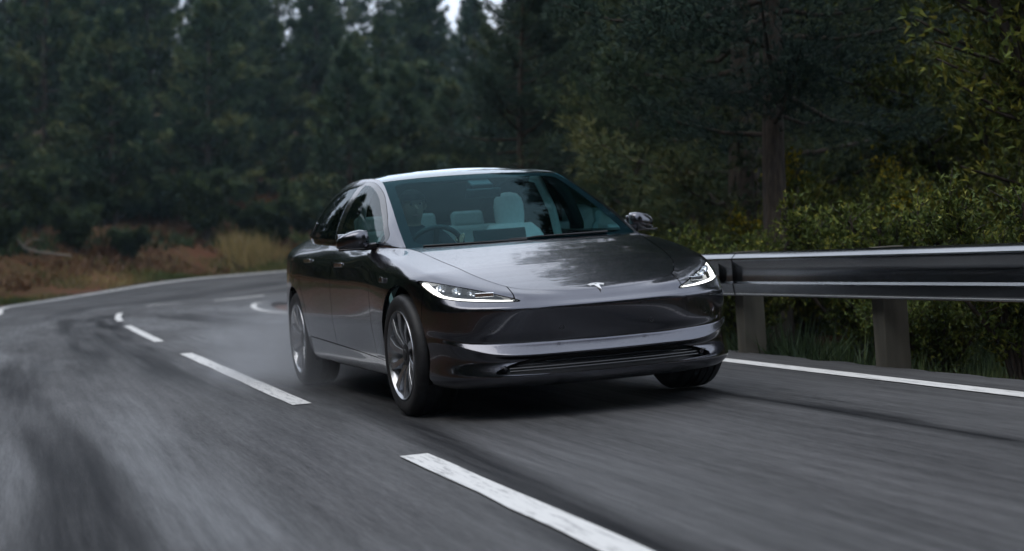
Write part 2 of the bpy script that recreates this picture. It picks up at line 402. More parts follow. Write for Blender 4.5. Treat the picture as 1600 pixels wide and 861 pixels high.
def build_road():
    s = np.concatenate([np.arange(-30, -8, 1.0), np.arange(-8, 6, .12), np.arange(6, 30, .25), np.arange(30, 92, .6)])
    lat = np.linspace(0, 1, 96)
    Sg, Ug = np.meshgrid(s, lat, indexing='ij')
    le = left_edge(Sg) - .38; ri = RIGHT + .42
    Lg = le + (ri - le)*Ug
    # ragged asphalt edge
    rag = vnoise(s*1.0, 0*s, .9, 5)*.06
    Lg[:, 0] += rag; Lg[:, -1] += rag[::-1]
    P = road_pt(Sg, Lg)
    ns, nl = Sg.shape
    idx = np.arange(ns*nl).reshape(ns, nl)
    F = np.stack([idx[:-1, :-1], idx[:-1, 1:], idx[1:, 1:], idx[1:, :-1]], -1).reshape(-1, 4)
    # stains (darker, wetter bands) and a thin dark line at right, measured off the photograph's road, in (s, l)
    n_a = vnoise(Sg*.25, Lg*1.4, 1.0, 11).reshape(Sg.shape); n_b = vnoise(Sg*.32, Lg*5.5, 1.0, 21).reshape(Sg.shape)
    ll = Lg + .12*n_a + .06*n_b
    def band(ks, kl, kw, ka):
        c = np.interp(Sg, ks, kl); w = np.interp(Sg, ks, kw); a = np.interp(Sg, ks, ka)
        return a*np.clip(1.25 - ((ll - c)/w)**2, 0, 1)
    st = np.zeros_like(Sg)
    st = np.maximum(st, band([-9, -4.2, -.4, 3, 6], [.12, .12, .25, .3, .3], [.16, .16, .16, .14, .1], [.75, .8, .6, .3, 0]))
    st = np.maximum(st, band([-2, 1.4, 4.3, 10.4, 16, 22, 26, 31], [-.35, -.38, -.4, -.38, -.36, -.30, -.2, .2], [.14, .16, .2, .26, .30, .36, .4, .3], [0, .3, .65, .8, .8, .85, .85, 0]))
    st = np.maximum(st, band([-9, -3, .3, 4.3, 8, 11], [-1.42, -1.42, -1.5, -1.65, -1.6, -1.6], [.24, .22, .20, .22, .26, .2], [.8, .75, .7, .75, .7, .1]))
    st = np.maximum(st, band([5, 7, 9.2, 15, 20, 25, 27], [-1.0, -.98, -.9, -.85, -.85, -.85, -.85], [.1, .2, .26, .3, .36, .36, .2], [0, .6, .65, .7, .7, .6, 0]))
    st = np.maximum(st, band([-8, -3.3, -2.2, -.8, .2, 4], [2.0, 2.02, 2.12, 2.13, 2.15, 2.2], [.05, .055, .06, .07, .05, .1], [.9, .9, .9, .85, .5, .2]))  # thin dark line running along the right of the lane
    st = np.maximum(st, band([14, 17, 19, 26, 30], [1.6, 1.55, 1.5, 1.1, .9], [.2, .35, .4, .5, .3], [0, .55, .7, .6, 0]))
    st = np.maximum(st, band([22, 27, 32, 40, 50], [-1.6, -1.4, -1.2, -1.6, -2.], [.2, .3, .3, .4, .5], [0, .4, .55, .5, .3]))
    st = np.clip(st*np.clip(.95 + .9*n_b, 0, 1.25), 0, 1)
    me = mesh_from('road', P.reshape(-1, 3), F[:, ::-1].copy(), M_road, attrs={'dark_bands': st.ravel()})
    uvl = me.uv_layers.new(name='along')
    vi = np.empty(len(me.loops), dtype=np.int32); me.loops.foreach_get('vertex_index', vi)
    UV = np.stack([Lg.ravel(), Sg.ravel()], 1)[vi]
    uvl.data.foreach_set('uv', UV.astype(np.float32).ravel())
    o = link('road', me); tag(o, kind='structure')
    return o
road = build_road()

M_line = mat('line_paint', (.72, .72, .70), rough=.5)
t, b = nodes(M_line)
uvn = N(t, 'ShaderNodeUVMap', uv_map='along')
mpn = N(t, 'ShaderNodeMapping'); mpn.inputs['Scale'].default_value = (38, 3.2, 1)
nn = N(t, 'ShaderNodeTexNoise', i_Scale=1.0, i_Detail=6.0, i_Roughness=.75)
rpn = N(t, 'ShaderNodeValToRGB')
rpn.color_ramp.elements[0].position = .30; rpn.color_ramp.elements[0].color = (.20, .20, .20, 1)
rpn.color_ramp.elements[1].position = .50; rpn.color_ramp.elements[1].color = (.74, .735, .71, 1)
t.links.new(uvn.outputs[0], mpn.inputs['Vector']); t.links.new(mpn.outputs[0], nn.inputs['Vector'])
t.links.new(nn.outputs['Fac'], rpn.inputs['Fac']); t.links.new(rpn.outputs['Color'], b.inputs['Base Color'])
def stripe(name, s0, s1, lfun, w, step=.4, up=.006):
    n = max(int((s1-s0)/step), 4)
    s = np.linspace(s0, s1, n+1)
    lc = lfun(s) if callable(lfun) else np.full(len(s), lfun)
    k = 5
    wob = vnoise(s, 0*s, 2.3, 31)*.011
    Lg = lc[:, None] + np.linspace(-w/2, w/2, k)[None, :]
    Lg[:, 0] += wob; Lg[:, -1] -= wob[::-1]
    Sg = np.repeat(s[:, None], k, 1)
    P = road_pt(Sg, Lg, up).reshape(-1, 3)
    idx = np.arange(len(s)*k).reshape(len(s), k)
    F = np.stack([idx[:-1, :-1], idx[1:, :-1], idx[1:, 1:], idx[:-1, 1:]], -1).reshape(-1, 4)
    me = mesh_from(name, P, F, M_line)
    uvl = me.uv_layers.new(name='along')
    vi = np.empty(len(me.loops), dtype=np.int32); me.loops.foreach_get('vertex_index', vi)
    uvl.data.foreach_set('uv', np.stack([Lg.ravel(), Sg.ravel()], 1)[vi].astype(np.float32).ravel())
    return link(name, me, road)
for a, bq in ((-18.5, -11.9), (-8.9, -1.72), (1.28, 8.45), (11.8, 18.9), (22.2, 29.2), (36.0, 40.2), (43.5, 47.5), (51, 55)):
    stripe('centre_dash', a, bq, 0.0, .125)
stripe('edge_line', -28, 90, lambda s: left_edge(s), .15)
stripe('edge_line', -28, 90, RIGHT, .13)

# ground sheet, fine near the road and running on to the horizon
def build_ground():
    gx = np.concatenate([-np.geomspace(900, 34, 14), np.arange(-32, 62, .9), np.geomspace(64, 900, 14)])
    gy = np.concatenate([-np.geomspace(900, 42, 12), np.arange(-40, 92, .9), np.geomspace(94, 1400, 14)])
    X, Y = np.meshgrid(gx, gy, indexing='ij')
    Z = ground_z(X, Y)
    far = np.hypot(X-10, Y-25)
    Z = np.where(far > 120, Z*np.clip(1-(far-120)/500, .2, 1), Z)
    idx = np.arange(X.size).reshape(X.shape)
    F = np.stack([idx[:-1, :-1], idx[1:, :-1], idx[1:, 1:], idx[:-1, 1:]], -1).reshape(-1, 4)
    S, L = road_sl(X, Y); le = -left_edge(np.clip(S, SS[0], SS[-1]))
    dl = np.maximum(-L-le-.3, 0)
    return mesh_from('ground', np.stack([X, Y, Z], -1).reshape(-1, 3), F, M_soil, attrs={'verge': np.clip(dl, 0, 50)})
M_soil = mat('verge_soil', (.06, .045, .03), rough=.95, spec=.1)
t, b = nodes(M_soil)
oc = N(t, 'ShaderNodeTexCoord')
na = N(t, 'ShaderNodeTexNoise', i_Scale=.55, i_Detail=6.0); nb = N(t, 'ShaderNodeTexNoise', i_Scale=14.0, i_Detail=5.0)
t.links.new(oc.outputs['Object'], na.inputs['Vector']); t.links.new(oc.outputs['Object'], nb.inputs['Vector'])
ra = N(t, 'ShaderNodeValToRGB'); ra.color_ramp.elements[0].position = .38; ra.color_ramp.elements[0].color = (.15, .068, .040, 1)
ra.color_ramp.elements[1].position = .62; ra.color_ramp.elements[1].color = (.10, .075, .035, 1)
rb = N(t, 'ShaderNodeValToRGB'); rb.color_ramp.elements[0].position = .3; rb.color_ramp.elements[0].color = (.45, .45, .45, 1); rb.color_ramp.elements[1].color = (1.4, 1.35, 1.3, 1)
t.links.new(na.outputs['Fac'], ra.inputs['Fac']); t.links.new(nb.outputs['Fac'], rb.inputs['Fac'])
at = N(t, 'ShaderNodeAttribute', attribute_name='verge')
mrv = N(t, 'ShaderNodeMapRange'); mrv.inputs['From Min'].default_value = .9; mrv.inputs['From Max'].default_value = 2.0
t.links.new(at.outputs['Fac'], mrv.inputs['Value'])
mg = N(t, 'ShaderNodeMix', data_type='RGBA'); mg.inputs['A'].default_value = (.15, .075, .052, 1)
t.links.new(mrv.outputs[0], mg.inputs['Factor']); t.links.new(ra.outputs['Color'], mg.inputs['B'])
mm = N(t, 'ShaderNodeMix', data_type='RGBA', blend_type='MULTIPLY'); mm.inputs['Factor'].default_value = 1
t.links.new(mg.outputs['Result'], mm.inputs['A']); t.links.new(rb.outputs['Color'], mm.inputs['B'])
t.links.new(mm.outputs['Result'], b.inputs['Base Color'])
bp = N(t, 'ShaderNodeBump', i_Strength=.8, i_Distance=.06); t.links.new(nb.outputs['Fac'], bp.inputs['Height']); t.links.new(bp.outputs['Normal'], b.inputs['Normal'])
tag(link('ground', build_ground()), kind='structure')
# ================================================================== the car
def natspline(x, Y, xq):
    """natural cubic spline through (x, Y[k]) along axis 0"""
    x = np.asarray(x, float); Y = np.asarray(Y, float); n = len(x); h = np.diff(x)
    A = np.zeros((n, n)); B = np.zeros((n,) + Y.shape[1:])
    A[0, 0] = A[-1, -1] = 1
    for i in range(1, n-1):
        A[i, i-1], A[i, i], A[i, i+1] = h[i-1], 2*(h[i-1]+h[i]), h[i]
        B[i] = 6*((Y[i+1]-Y[i])/h[i] - (Y[i]-Y[i-1])/h[i-1])
    M = np.linalg.solve(A, B.reshape(n, -1)).reshape(B.shape)
    xq = np.asarray(xq, float); k = np.clip(np.searchsorted(x, xq, 'right')-1, 0, n-2)
    e = (slice(None),) + (None,)*(Y.ndim-1)
    hk = h[k][e]; a = (x[k+1]-xq)[e]; bq = (xq-x[k])[e]
    return M[k]*a**3/(6*hk) + M[k+1]*bq**3/(6*hk) + (Y[k]/hk - M[k]*hk/6)*a + (Y[k+1]/hk - M[k+1]*hk/6)*bq
def pchip(x, Y, xq):
    x = np.asarray(x, float); Y = np.asarray(Y, float); h = np.diff(x)
    e = (slice(None),) + (None,)*(Y.ndim-1)
    d = np.diff(Y, axis=0)/h[e]
    m = np.zeros_like(Y); m[0] = d[0]; m[-1] = d[-1]
    w1 = (2*h[1:]+h[:-1])[e]; w2 = (h[1:]+2*h[:-1])[e]
    with np.errstate(divide='ignore', invalid='ignore'):
        hm = (w1+w2)/(w1/d[:-1]+w2/d[1:])
    m[1:-1] = np.where(d[:-1]*d[1:] > 0, np.nan_to_num(hm), 0)
    k = np.clip(np.searchsorted(x, xq, 'right')-1, 0, len(x)-2); tt = ((xq-x[k])/h[k])[e]; hk = h[k][e]
    return ((1+2*tt)*(1-tt)**2*Y[k] + tt*(1-tt)**2*hk*m[k] + tt*tt*(3-2*tt)*Y[k+1] + tt*tt*(tt-1)*hk*m[k+1])

# plan line of the widest section, right half (x > 0); columns run from the nose round the flank to the tail
PLAN = [(0, -.842), (.22, -.834), (.42, -.806), (.60, -.742), (.72, -.660), (.80, -.560), (.853, -.42), (.893, -.2), (.912, 0), (.917, .35), (.912, .62),
        (.908, 1.1), (.912, 1.7), (.920, 2.2), (.926, 2.6), (.926, 2.875), (.900, 3.2), (.845, 3.5), (.70, 3.73), (.42, 3.83), (0, 3.86)]
# rows: (inward offset, height) per column, bottom to top
def rowtab(dd, zz):
    """sparse dict column -> value, linear between"""
    k = sorted(dd); kz = sorted(zz); c = np.arange(len(PLAN))
    return np.interp(c, k, [dd[q] for q in k]), np.interp(c, kz, [zz[q] for q in kz])
ROWS = [
    rowtab({0: .26, 6: .22, 8: .2, 20: .2}, {0: .155, 8: .17, 20: .19}),
    rowtab({0: .085, 5: .075, 6: .05, 8: .07, 15: .07, 16: .04, 20: .05}, {0: .155, 5: .16, 6: .17, 8: .18, 14: .20, 16: .23, 20: .26}),
    rowtab({0: -.016, 3: -.016, 4: -.012, 5: -.006, 6: .002, 7: .006, 8: .04, 15: .04, 16: .01, 20: .02}, {0: .214, 3: .217, 5: .225, 6: .235, 8: .24, 14: .25, 16: .30, 20: .32}),
    rowtab({0: .018, 2: .018, 3: .014, 4: .010, 5: .006, 6: .005, 7: .004, 8: .032, 15: .032, 16: .004, 20: .01}, {0: .303, 2: .303, 3: .308, 4: .318, 5: .325, 6: .33, 7: .33, 8: .285, 14: .29, 16: .34, 20: .36}),
    rowtab({0: -.009, 2: -.010, 3: -.009, 4: -.001, 5: .003, 6: .003, 7: .001, 8: .027, 15: .027, 16: .001, 20: .001}, {0: .321, 2: .323, 3: .335, 4: .368, 5: .395, 6: .40, 7: .40, 8: .323, 9: .303, 14: .323, 16: .373, 20: .393}),
    rowtab({0: -.012, 2: -.014, 3: -.012, 4: -.004, 5: .002, 6: .002, 7: .0, 8: .025, 15: .025, 16: 0, 20: 0}, {0: .328, 2: .330, 3: .342, 4: .376, 5: .405, 6: .41, 8: .33, 9: .31, 14: .33, 16: .38, 20: .40}),
    rowtab({0: .046, 2: .042, 3: .032, 4: .014, 5: .007, 6: .003, 7: 0, 8: .012, 15: .012, 16: 0, 20: .02}, {0: .384, 2: .386, 3: .392, 4: .404, 5: .425, 6: .44, 8: .42, 14: .42, 16: .46, 20: .46}),
    rowtab({0: .026, 2: .025, 3: .018, 4: .008, 5: .003, 6: .001, 7: 0, 8: .002, 16: 0, 20: 0}, {0: .44, 3: .445, 5: .47, 6: .49, 8: .51, 14: .52, 20: .54}),
    rowtab({0: .011, 2: .011, 3: .010, 4: .008, 5: .005, 6: .003, 7: .001, 8: 0, 16: .003, 20: .01}, {0: .556, 3: .562, 4: .566, 5: .572, 6: .575, 7: .585, 8: .60, 14: .64, 20: .66}),
    rowtab({0: .014, 3: .014, 4: .015, 5: .016, 6: .012, 7: .008, 8: .005, 9: .002, 10: 0, 15: 0, 16: .01, 20: .04}, {0: .572, 2: .575, 3: .580, 4: .588, 5: .603, 6: .63, 7: .66, 8: .69, 10: .72, 14: .78, 16: .80, 20: .80}),
]
X8 = {0: (0, -.798, .589), 1: (.22, -.790, .592), 2: (.42, -.764, .598), 3: (.588, -.697, .609), 4: (.702, -.600, .627), 5: (.79, -.492, .655), 6: (.838, -.365, .69), 7: (.876, -.2, .728),
      8: (.884, 0, .765), 9: (.892, .35, .80), 10: (.892, .62, .82), 12: (.892, 1.7, .846), 14: (.914, 2.6, .88), 15: (.911, 2.875, .90), 16: (.875, 3.2, .91), 17: (.815, 3.5, .925), 18: (.67, 3.69, .94), 19: (.40, 3.79, .95), 20: (0, 3.82, .95)}
X9 = {0: (0, -.773, .612), 1: (.22, -.760, .618), 2: (.413, -.733, .636), 3: (.555, -.645, .660), 4: (.645, -.538, .696), 5: (.712, -.425, .731), 6: (.772, -.315, .762), 7: (.805, -.2, .785),
      8: (.832, 0, .822), 9: (.822, .35, .880), 10: (.862, .62, .886), 12: (.862, 1.7, .922), 14: (.872, 2.6, .952), 15: (.856, 2.875, .972), 16: (.81, 3.2, .988), 17: (.745, 3.5, 1.0), 18: (.60, 3.70, 1.015), 19: (.36, 3.79, 1.02), 20: (0, 3.82, 1.02)}
X10 = {0: (0, -.745, .634), 1: (.22, -.722, .643), 2: (.40, -.672, .662), 3: (.497, -.585, .692), 4: (.552, -.48, .725), 5: (.588, -.38, .755), 6: (.608, -.29, .779), 7: (.625, -.2, .800),
       8: (.658, 0, .842), 9: (.712, .35, .910), 10: (.79, .62, .934), 11: (.822, 1.1, .946), 12: (.83, 1.7, .965), 13: (.825, 2.2, .985), 14: (.80, 2.6, 1.005), 15: (.765, 2.875, 1.03), 16: (.70, 3.2, 1.045), 17: (.63, 3.5, 1.05), 18: (.52, 3.68, 1.055), 19: (.3, 3.76, 1.055), 20: (0, 3.78, 1.055)}
def build_A():
    P = np.array(PLAN); nc = len(P)
    T = np.zeros_like(P); T[1:-1] = P[2:]-P[:-2]; T[0] = (1, 0); T[-1] = (-1, 0)
    T /= np.linalg.norm(T, axis=1)[:, None]
    Nn = np.stack([T[:, 1], -T[:, 0]], 1)                    # outward
    Nn[8:16] = (1, 0)
    C = np.zeros((13, nc, 3))
    for j, (d, z) in enumerate(ROWS):
        C[j, :, :2] = P - Nn*d[:, None]; C[j, :, 2] = z
    C[:, 0, 0] = 0; C[:, -1, 0] = 0
    for j, D in ((10, X8), (11, X9), (12, X10)):
        k = sorted(D); C[j] = np.stack([np.interp(np.arange(nc), k, [D[q][a] for q in k]) for a in range(3)], 1)
    # straight facets for the lower band and the strip above the crease
    mixr = lambda a, bq, w: C[a]*(1-w) + C[bq]*w
    C = np.concatenate([C[:6], [mixr(5, 6, .12), mixr(5, 6, .86)], C[6:10], [mixr(9, 10, .15), mixr(9, 10, .85)], C[10:]])
    # chord-length parameter along s, then a spline
    ch = np.linalg.norm(np.diff(C[3:16], axis=1), axis=2).mean(0)
    u = np.concatenate([[0], np.cumsum(ch)])
    per = [12]*7 + [12, 16, 14, 20, 22, 20, 16, 14, 14, 10, 8, 6, 6]
    uq = np.concatenate([np.linspace(u[i], u[i+1], per[i], endpoint=False) for i in range(nc-1)] + [[u[-1]]])
    # mirror ghost at the nose so that the centre line stays smooth
    Cg = C.transpose(1, 0, 2)
    ug = np.concatenate([[-u[1]], u]); Cm = np.concatenate([Cg[1:2]*[-1, 1, 1], Cg])
    D = natspline(ug, Cm, uq)                               # (ns, 11, 3)
    D[0, :, 0] = 0
    # rows
    v = np.concatenate([[0], np.cumsum(np.linalg.norm(np.diff(C, axis=0), axis=2)[:, 1:7].mean(1))])
    perv = [4, 7, 7, 3, 2, 2, 7, 2, 9, 10, 5, 2, 5, 2, 9, 10]
    vq = np.concatenate([np.linspace(v[i], v[i+1], perv[i], endpoint=False) for i in range(16)] + [[v[-1]]])
    G = pchip(v, D.transpose(1, 0, 2), vq).transpose(1, 0, 2)  # (ns, nt, 3)
    # light smoothing along both directions
    for _ in range(2):
        G[1:-1] = .5*G[1:-1] + .25*(G[2:]+G[:-2])
        H = G.copy(); H[:, 1:-1] = .5*G[:, 1:-1] + .25*(G[:, 2:]+G[:, :-2]); G = H
    return G
AG = build_A()
def grid_faces(ns, nt, flip=False):
    idx = np.arange(ns*nt).reshape(ns, nt)
    F = np.stack([idx[:-1, :-1], idx[1:, :-1], idx[1:, 1:], idx[:-1, 1:]], -1).reshape(-1, 4)
    return F[:, ::-1] if flip else F
A_V = AG.reshape(-1, 3); A_F = [tuple(f) for f in grid_faces(*AG.shape[:2])]
def clip(V, F, f):
    """keep the part of a polygon mesh where f >= 0, cutting faces on f = 0"""
    f = np.asarray(f); ins = f >= 0
    V = np.asarray(V); newV = []; cut = {}; out = []; n0 = len(V)
    for face in F:
        k = sum(ins[i] for i in face)
        if k == len(face): out.append(face); continue
        if k == 0: continue
        q = []
        for a, bq in zip(face, face[1:]+face[:1]):
            if ins[a]: q.append(a)
            if ins[a] != ins[bq]:
                key = (a, bq) if a < bq else (bq, a)
                if key not in cut:
                    tt = f[key[0]]/(f[key[0]]-f[key[1]])
                    cut[key] = n0+len(newV); newV.append(V[key[0]]*(1-tt)+V[key[1]]*tt)
                q.append(cut[key])
        if len(q) > 2: out.append(tuple(q))
    W = np.vstack([V, np.array(newV)]) if newV else V
    used = sorted({i for face in out for i in face})
    mp = {o: i for i, o in enumerate(used)}
    return W[used], [tuple(mp[i] for i in face) for face in out]
def cuts(V, F, *fs):
    for fn in fs:
        if not F: break
        V, F = clip(V, F, fn(V[:, 0], V[:, 1], V[:, 2]))
    return V, F
def vnormals(V, F):
    nrm = np.zeros_like(V)
    for f in F:
        a = V[list(f)]; c = np.zeros(3)
        for i in range(1, len(f)-1): c += np.cross(a[i]-a[0], a[i+1]-a[0])
        for i in f: nrm[i] += c
    return nrm/np.maximum(np.linalg.norm(nrm, axis=1), 1e-12)[:, None]
def offset(V, F, d): return V + vnormals(V, F)*d
def mirrored(V, F):
    return V*[-1, 1, 1], [tuple(reversed(f)) for f in F]
def joined(V, F):
    """right half plus its mirror image, welded on x = 0"""
    W, Q = mirrored(V, F); n = len(V)
    V2 = np.vstack([V, W]); F2 = list(F) + [tuple(i+n for i in f) for f in Q]
    mid = {n+i: i for i in range(n) if abs(V[i, 0]) < 1e-6}
    return V2, [tuple(mid.get(i, i) for i in f) for f in F2]
def with_flange(V, F, depth):
    """turn the free edges of a panel inwards so that it has a thickness"""
    ed = {}
    for f in F:
        for a, bq in zip(f, f[1:]+f[:1]):
            if (bq, a) in ed: ed[(bq, a)] = 2
            else: ed[(a, bq)] = 1
    bd = [e for e, k in ed.items() if k == 1]
    nr = vnormals(V, F); W = list(V); Q = list(F); m = {}
    for e in bd:
        for i in e:
            if i not in m:
                # slight roll-in then a flange, on vertices of its own
                W.append(V[i]); W.append(V[i] - nr[i]*depth); m[i] = len(W)-2
    for a, bq in bd:
        Q.append((m[bq], m[a], m[a]+1, m[bq]+1))
    return np.array(W), Q
def panel(name, V, F, material, parent, side='both', depth=.014, label=None):
    if not F: print('EMPTY PANEL', name); return None
    if side == 'both': V, F = joined(V, F)
    elif side == 'neg': V, F = mirrored(V, F)
    if depth: V, F = with_flange(V, F, depth)
    o = mesh_obj(name, V, F, material, parent)
    if label: o['label'] = label
    return o
def sdf_poly(px, py, poly):
    px = np.asarray(px); py = np.asarray(py); d = np.full(px.shape, 1e9); ins = np.zeros(px.shape, bool)
    n = len(poly)
    for i in range(n):
        ax, ay = poly[i]; bx, by = poly[(i+1) % n]; ex, ey = bx-ax, by-ay
        tt = np.clip(((px-ax)*ex+(py-ay)*ey)/max(ex*ex+ey*ey, 1e-12), 0, 1)
        d = np.minimum(d, np.hypot(px-ax-tt*ex, py-ay-tt*ey))
        c = ((ay > py) != (by > py))
        with np.errstate(divide='ignore', invalid='ignore'):
            ins ^= c & (px < ax + (py-ay)/(by-ay if by != ay else 1e-12)*ex)
    return np.where(ins, d, -d)
def sm_poly(poly, n=6):
    """closed Catmull-Rom curve through the points"""
    P = np.array(poly, float); out = []
    for i in range(len(P)):
        a, bq, c, d = P[i-1], P[i], P[(i+1) % len(P)], P[(i+2) % len(P)]
        for k in range(n):
            tt = k/n
            out.append(.5*((2*bq)+(c-a)*tt+(2*a-5*bq+4*c-d)*tt**2+(3*bq-a-3*c+d)*tt**3))
    return [tuple(q) for q in out]

car = empty('car', (0, 0, 0))
tag(car, 'dark grey electric saloon wet with rain, driving on the left lane with lamps lit', 'car')
G_ = .0028
ARCH = [(-.012, .335, .383), (2.875, .335, .375)]
f_arch = [lambda x, y, z, a=a: np.hypot(y-a[0], z-a[1])-a[2] for a in ARCH]
HL = [(.446, .607), (.52, .606), (.62, .612), (.72, .624), (.79, .642), (.822, .666), (.848, .712), (.850, .738), (.80, .727), (.72, .702), (.62, .671), (.53, .639)]
HLs = sm_poly(HL, 5)
def f_hl(x, y, z): return np.where(y < .0, sdf_poly(x, z, HLs), -1.0)
def zline(x): return .607 + (.738-.607)/(.850-.446)*(x-.446) + .006*np.sin(np.clip((x-.446)/.404, 0, 1)*math.pi)
def f_fend(x, y, z): return np.maximum(y+.352, np.minimum(z-zline(x), x-.47))
GR = sm_poly([(-.61, .243), (-.56, .272), (-.48, .296), (-.36, .309), (-.18, .316), (0, .317), (.18, .316), (.36, .309), (.48, .296), (.56, .272), (.61, .243), (.50, .232), (.25, .226), (0, .224), (-.25, .226), (-.50, .232)], 4)
def f_gr(x, y, z): return np.where(y < -.3, sdf_poly(x, z, GR), -1.0)
def zsill(y): return .283 + (y-.4)*.040
def sh(fn, d=0.0, s=1): return lambda x, y, z: s*fn(x, y, z) - d
# front bumper with its air intake and lip
V, F = cuts(A_V, A_F, lambda x, y, z: .3 - y, sh(f_fend, G_, -1), sh(f_arch[0], 0), sh(f_hl, .002, -1), sh(f_gr, 0, -1))
bumper = panel('front_bumper', V, F, M_paint, car, 'both', .03)
V, F = cuts(A_V, A_F, sh(f_gr, -.006))
V, F = joined(V, F)
mesh_obj('intake_mesh', offset(V, F, -.055), F, M_black, bumper)
gw, gf = with_flange(V, F, .06)
mesh_obj('intake_frame', gw, gf[len(F):], M_black, bumper)
def nose_y(x, z):
    """front surface at (x, z), z below the crease"""
    m = (A_V[:, 1] < -.3) & (A_V[:, 2] < .60)
    i = np.argmin((A_V[m, 0]-abs(x))**2 + (A_V[m, 2]-z)**2*4)
    return A_V[m][i, 1]
for zz, w in ((.248, .53), (.262, .53), (.276, .50), (.290, .40)):
    xs = np.linspace(-w, w, 31)
    MB().tube([(x, nose_y(x, zz)+.022, zz) for x in xs], .0042, 6).obj('louvre', M_gloss, bumper)
for sx in (-1, 1):                                             # upright vane at each end of the intake
    x0 = .565*sx
    v = MB(); y0 = nose_y(.565, .262)
    v.box((x0, y0+.022, .262), (.010, .022, .016), Matrix.Rotation(-.75*sx, 3, 'Z') @ Matrix.Rotation(.5*sx, 3, 'Y'))
    v.obj('intake_vane', M_paint, bumper, bevel=.003)
# round sensor caps and tow-eye cover
for sx, zz in ((-.60, .47), (-.25, .455), (.25, .455), (.60, .47), (.68, .452)):
    y0 = nose_y(abs(sx), zz); rr = .032 if sx == .68 else .0115
    nx = A_V[np.argmin((A_V[:, 0]-abs(sx))**2+(A_V[:, 2]-zz)**2*4+(A_V[:, 1] > 0)*9)]
    q = nx + np.array([.03, 0, 0]); yb = nose_y(abs(sx)+.03, zz)
    ang = math.atan2(yb-y0, .03)*(1 if sx > 0 else -1)
    pts = [Vector((sx + rr*math.cos(w)*math.cos(ang), y0 - .0015 + rr*math.cos(w)*math.sin(ang), zz + rr*math.sin(w))) for w in np.linspace(0, 2*math.pi, 28, endpoint=False)]
    MB().tube(pts+[pts[0]], .0016, 5, cap=False).obj('sensor_ring' if sx != .68 else 'tow_cover', M_black if sx != .68 else M_paint, bumper)

# fenders
V, F = cuts(A_V, A_F, sh(f_fend, G_), lambda x, y, z: .615 - y, sh(f_arch[0], 0), sh(f_hl, .002, -1), lambda x, y, z: z - zsill(y))
for sd_ in ('pos', 'neg'):
    fe = panel('fender', V, F, M_paint, car, sd_, .022)
    sx = 1 if sd_ == 'pos' else -1
    cm = MB().box((sx*.914, .285, .752), (.007, .042, .016), taper=.7).obj('side_camera', M_gloss, fe, bevel=.005)
# doors, quarters, sills
f_arr = lambda x, y, z: np.hypot(y-2.875, z-.335) - .46
def f_door2(x, y, z): return np.minimum(2.60 - y, f_arr(x, y, z))
VF, FF = cuts(A_V, A_F, lambda x, y, z: y-.621, lambda x, y, z: 1.667-y, lambda x, y, z: z - zsill(y) - .003)
VR, FR = cuts(A_V, A_F, lambda x, y, z: y-1.673, lambda x, y, z: f_door2(x, y, z) - G_, lambda x, y, z: z - zsill(y) - .003)
VQ, FQ = cuts(A_V, A_F, lambda x, y, z: y-1.7, lambda x, y, z: -f_door2(x, y, z) - G_, sh(f_arch[1], 0), lambda x, y, z: z-.22, lambda x, y, z: 3.45-y)
VS, FS = cuts(A_V, A_F, lambda x, y, z: zsill(y) - z - .003, lambda x, y, z: y-.2, lambda x, y, z: 2.7-y, sh(f_arch[0], 0), sh(f_arch[1], 0))
def handle(sx, y, z, par):
    i = np.argmin((A_V[:, 1]-y)**2 + (A_V[:, 2]-z)**2)
    x0 = A_V[i, 0]
    h = MB().box((sx*(x0+.0005), y, z), (.004, .115, .014)).obj('door_handle', M_paint, par, bevel=.003)
    MB().box((sx*(x0+.002), y-.095, z), (.0045, .022, .011)).obj('handle_pad', M_chrome, h, bevel=.002)
for sd_ in ('pos', 'neg'):
    sx = 1 if sd_ == 'pos' else -1
    d1 = panel('front_door', VF, FF, M_paint, car, sd_); d2 = panel('rear_door', VR, FR, M_paint, car, sd_)
    panel('rear_quarter', VQ, FQ, M_paint, car, sd_, .022)
    panel('side_sill', VS, FS, M_black if False else M_paint, car, sd_, .02)
    handle(sx, 1.47, .845, d1); handle(sx, 2.36, .885, d2)
# tail: bumper, boot face and lamps
TL = sm_poly([(.40, .83), (.60, .82), (.78, .80), (.86, .80), (.86, .90), (.76, .91), (.58, .90), (.42, .88)], 4)
f_tl = lambda x, y, z: np.where(y > 3.35, sdf_poly(x, z, TL), -1.)
VB, FB = cuts(A_V, A_F, lambda x, y, z: y-3.455, lambda x, y, z: .70-z)
panel('rear_bumper', VB, FB, M_paint, car, 'both')
VB, FB = cuts(A_V, A_F, lambda x, y, z: y-3.455, lambda x, y, z: z-.705, sh(f_tl, .002, -1))
panel('boot_lid', VB, FB, M_paint, car, 'both')
VB, FB = cuts(A_V, A_F, f_tl)
for sd_ in ('pos', 'neg'): panel('tail_lamp', VB, FB, M_tail, car, sd_, .04)

# inner shell that closes the joints
V, F = cuts(A_V, A_F, sh(f_arch[0], .0), sh(f_arch[1], .0), sh(f_hl, .0, -1), sh(f_gr, -.004, -1))
V, F = joined(offset(V, F, -.020)*np.array([1, 1, 1]), F)
mesh_obj('inner_shell', V, F, M_void, car)

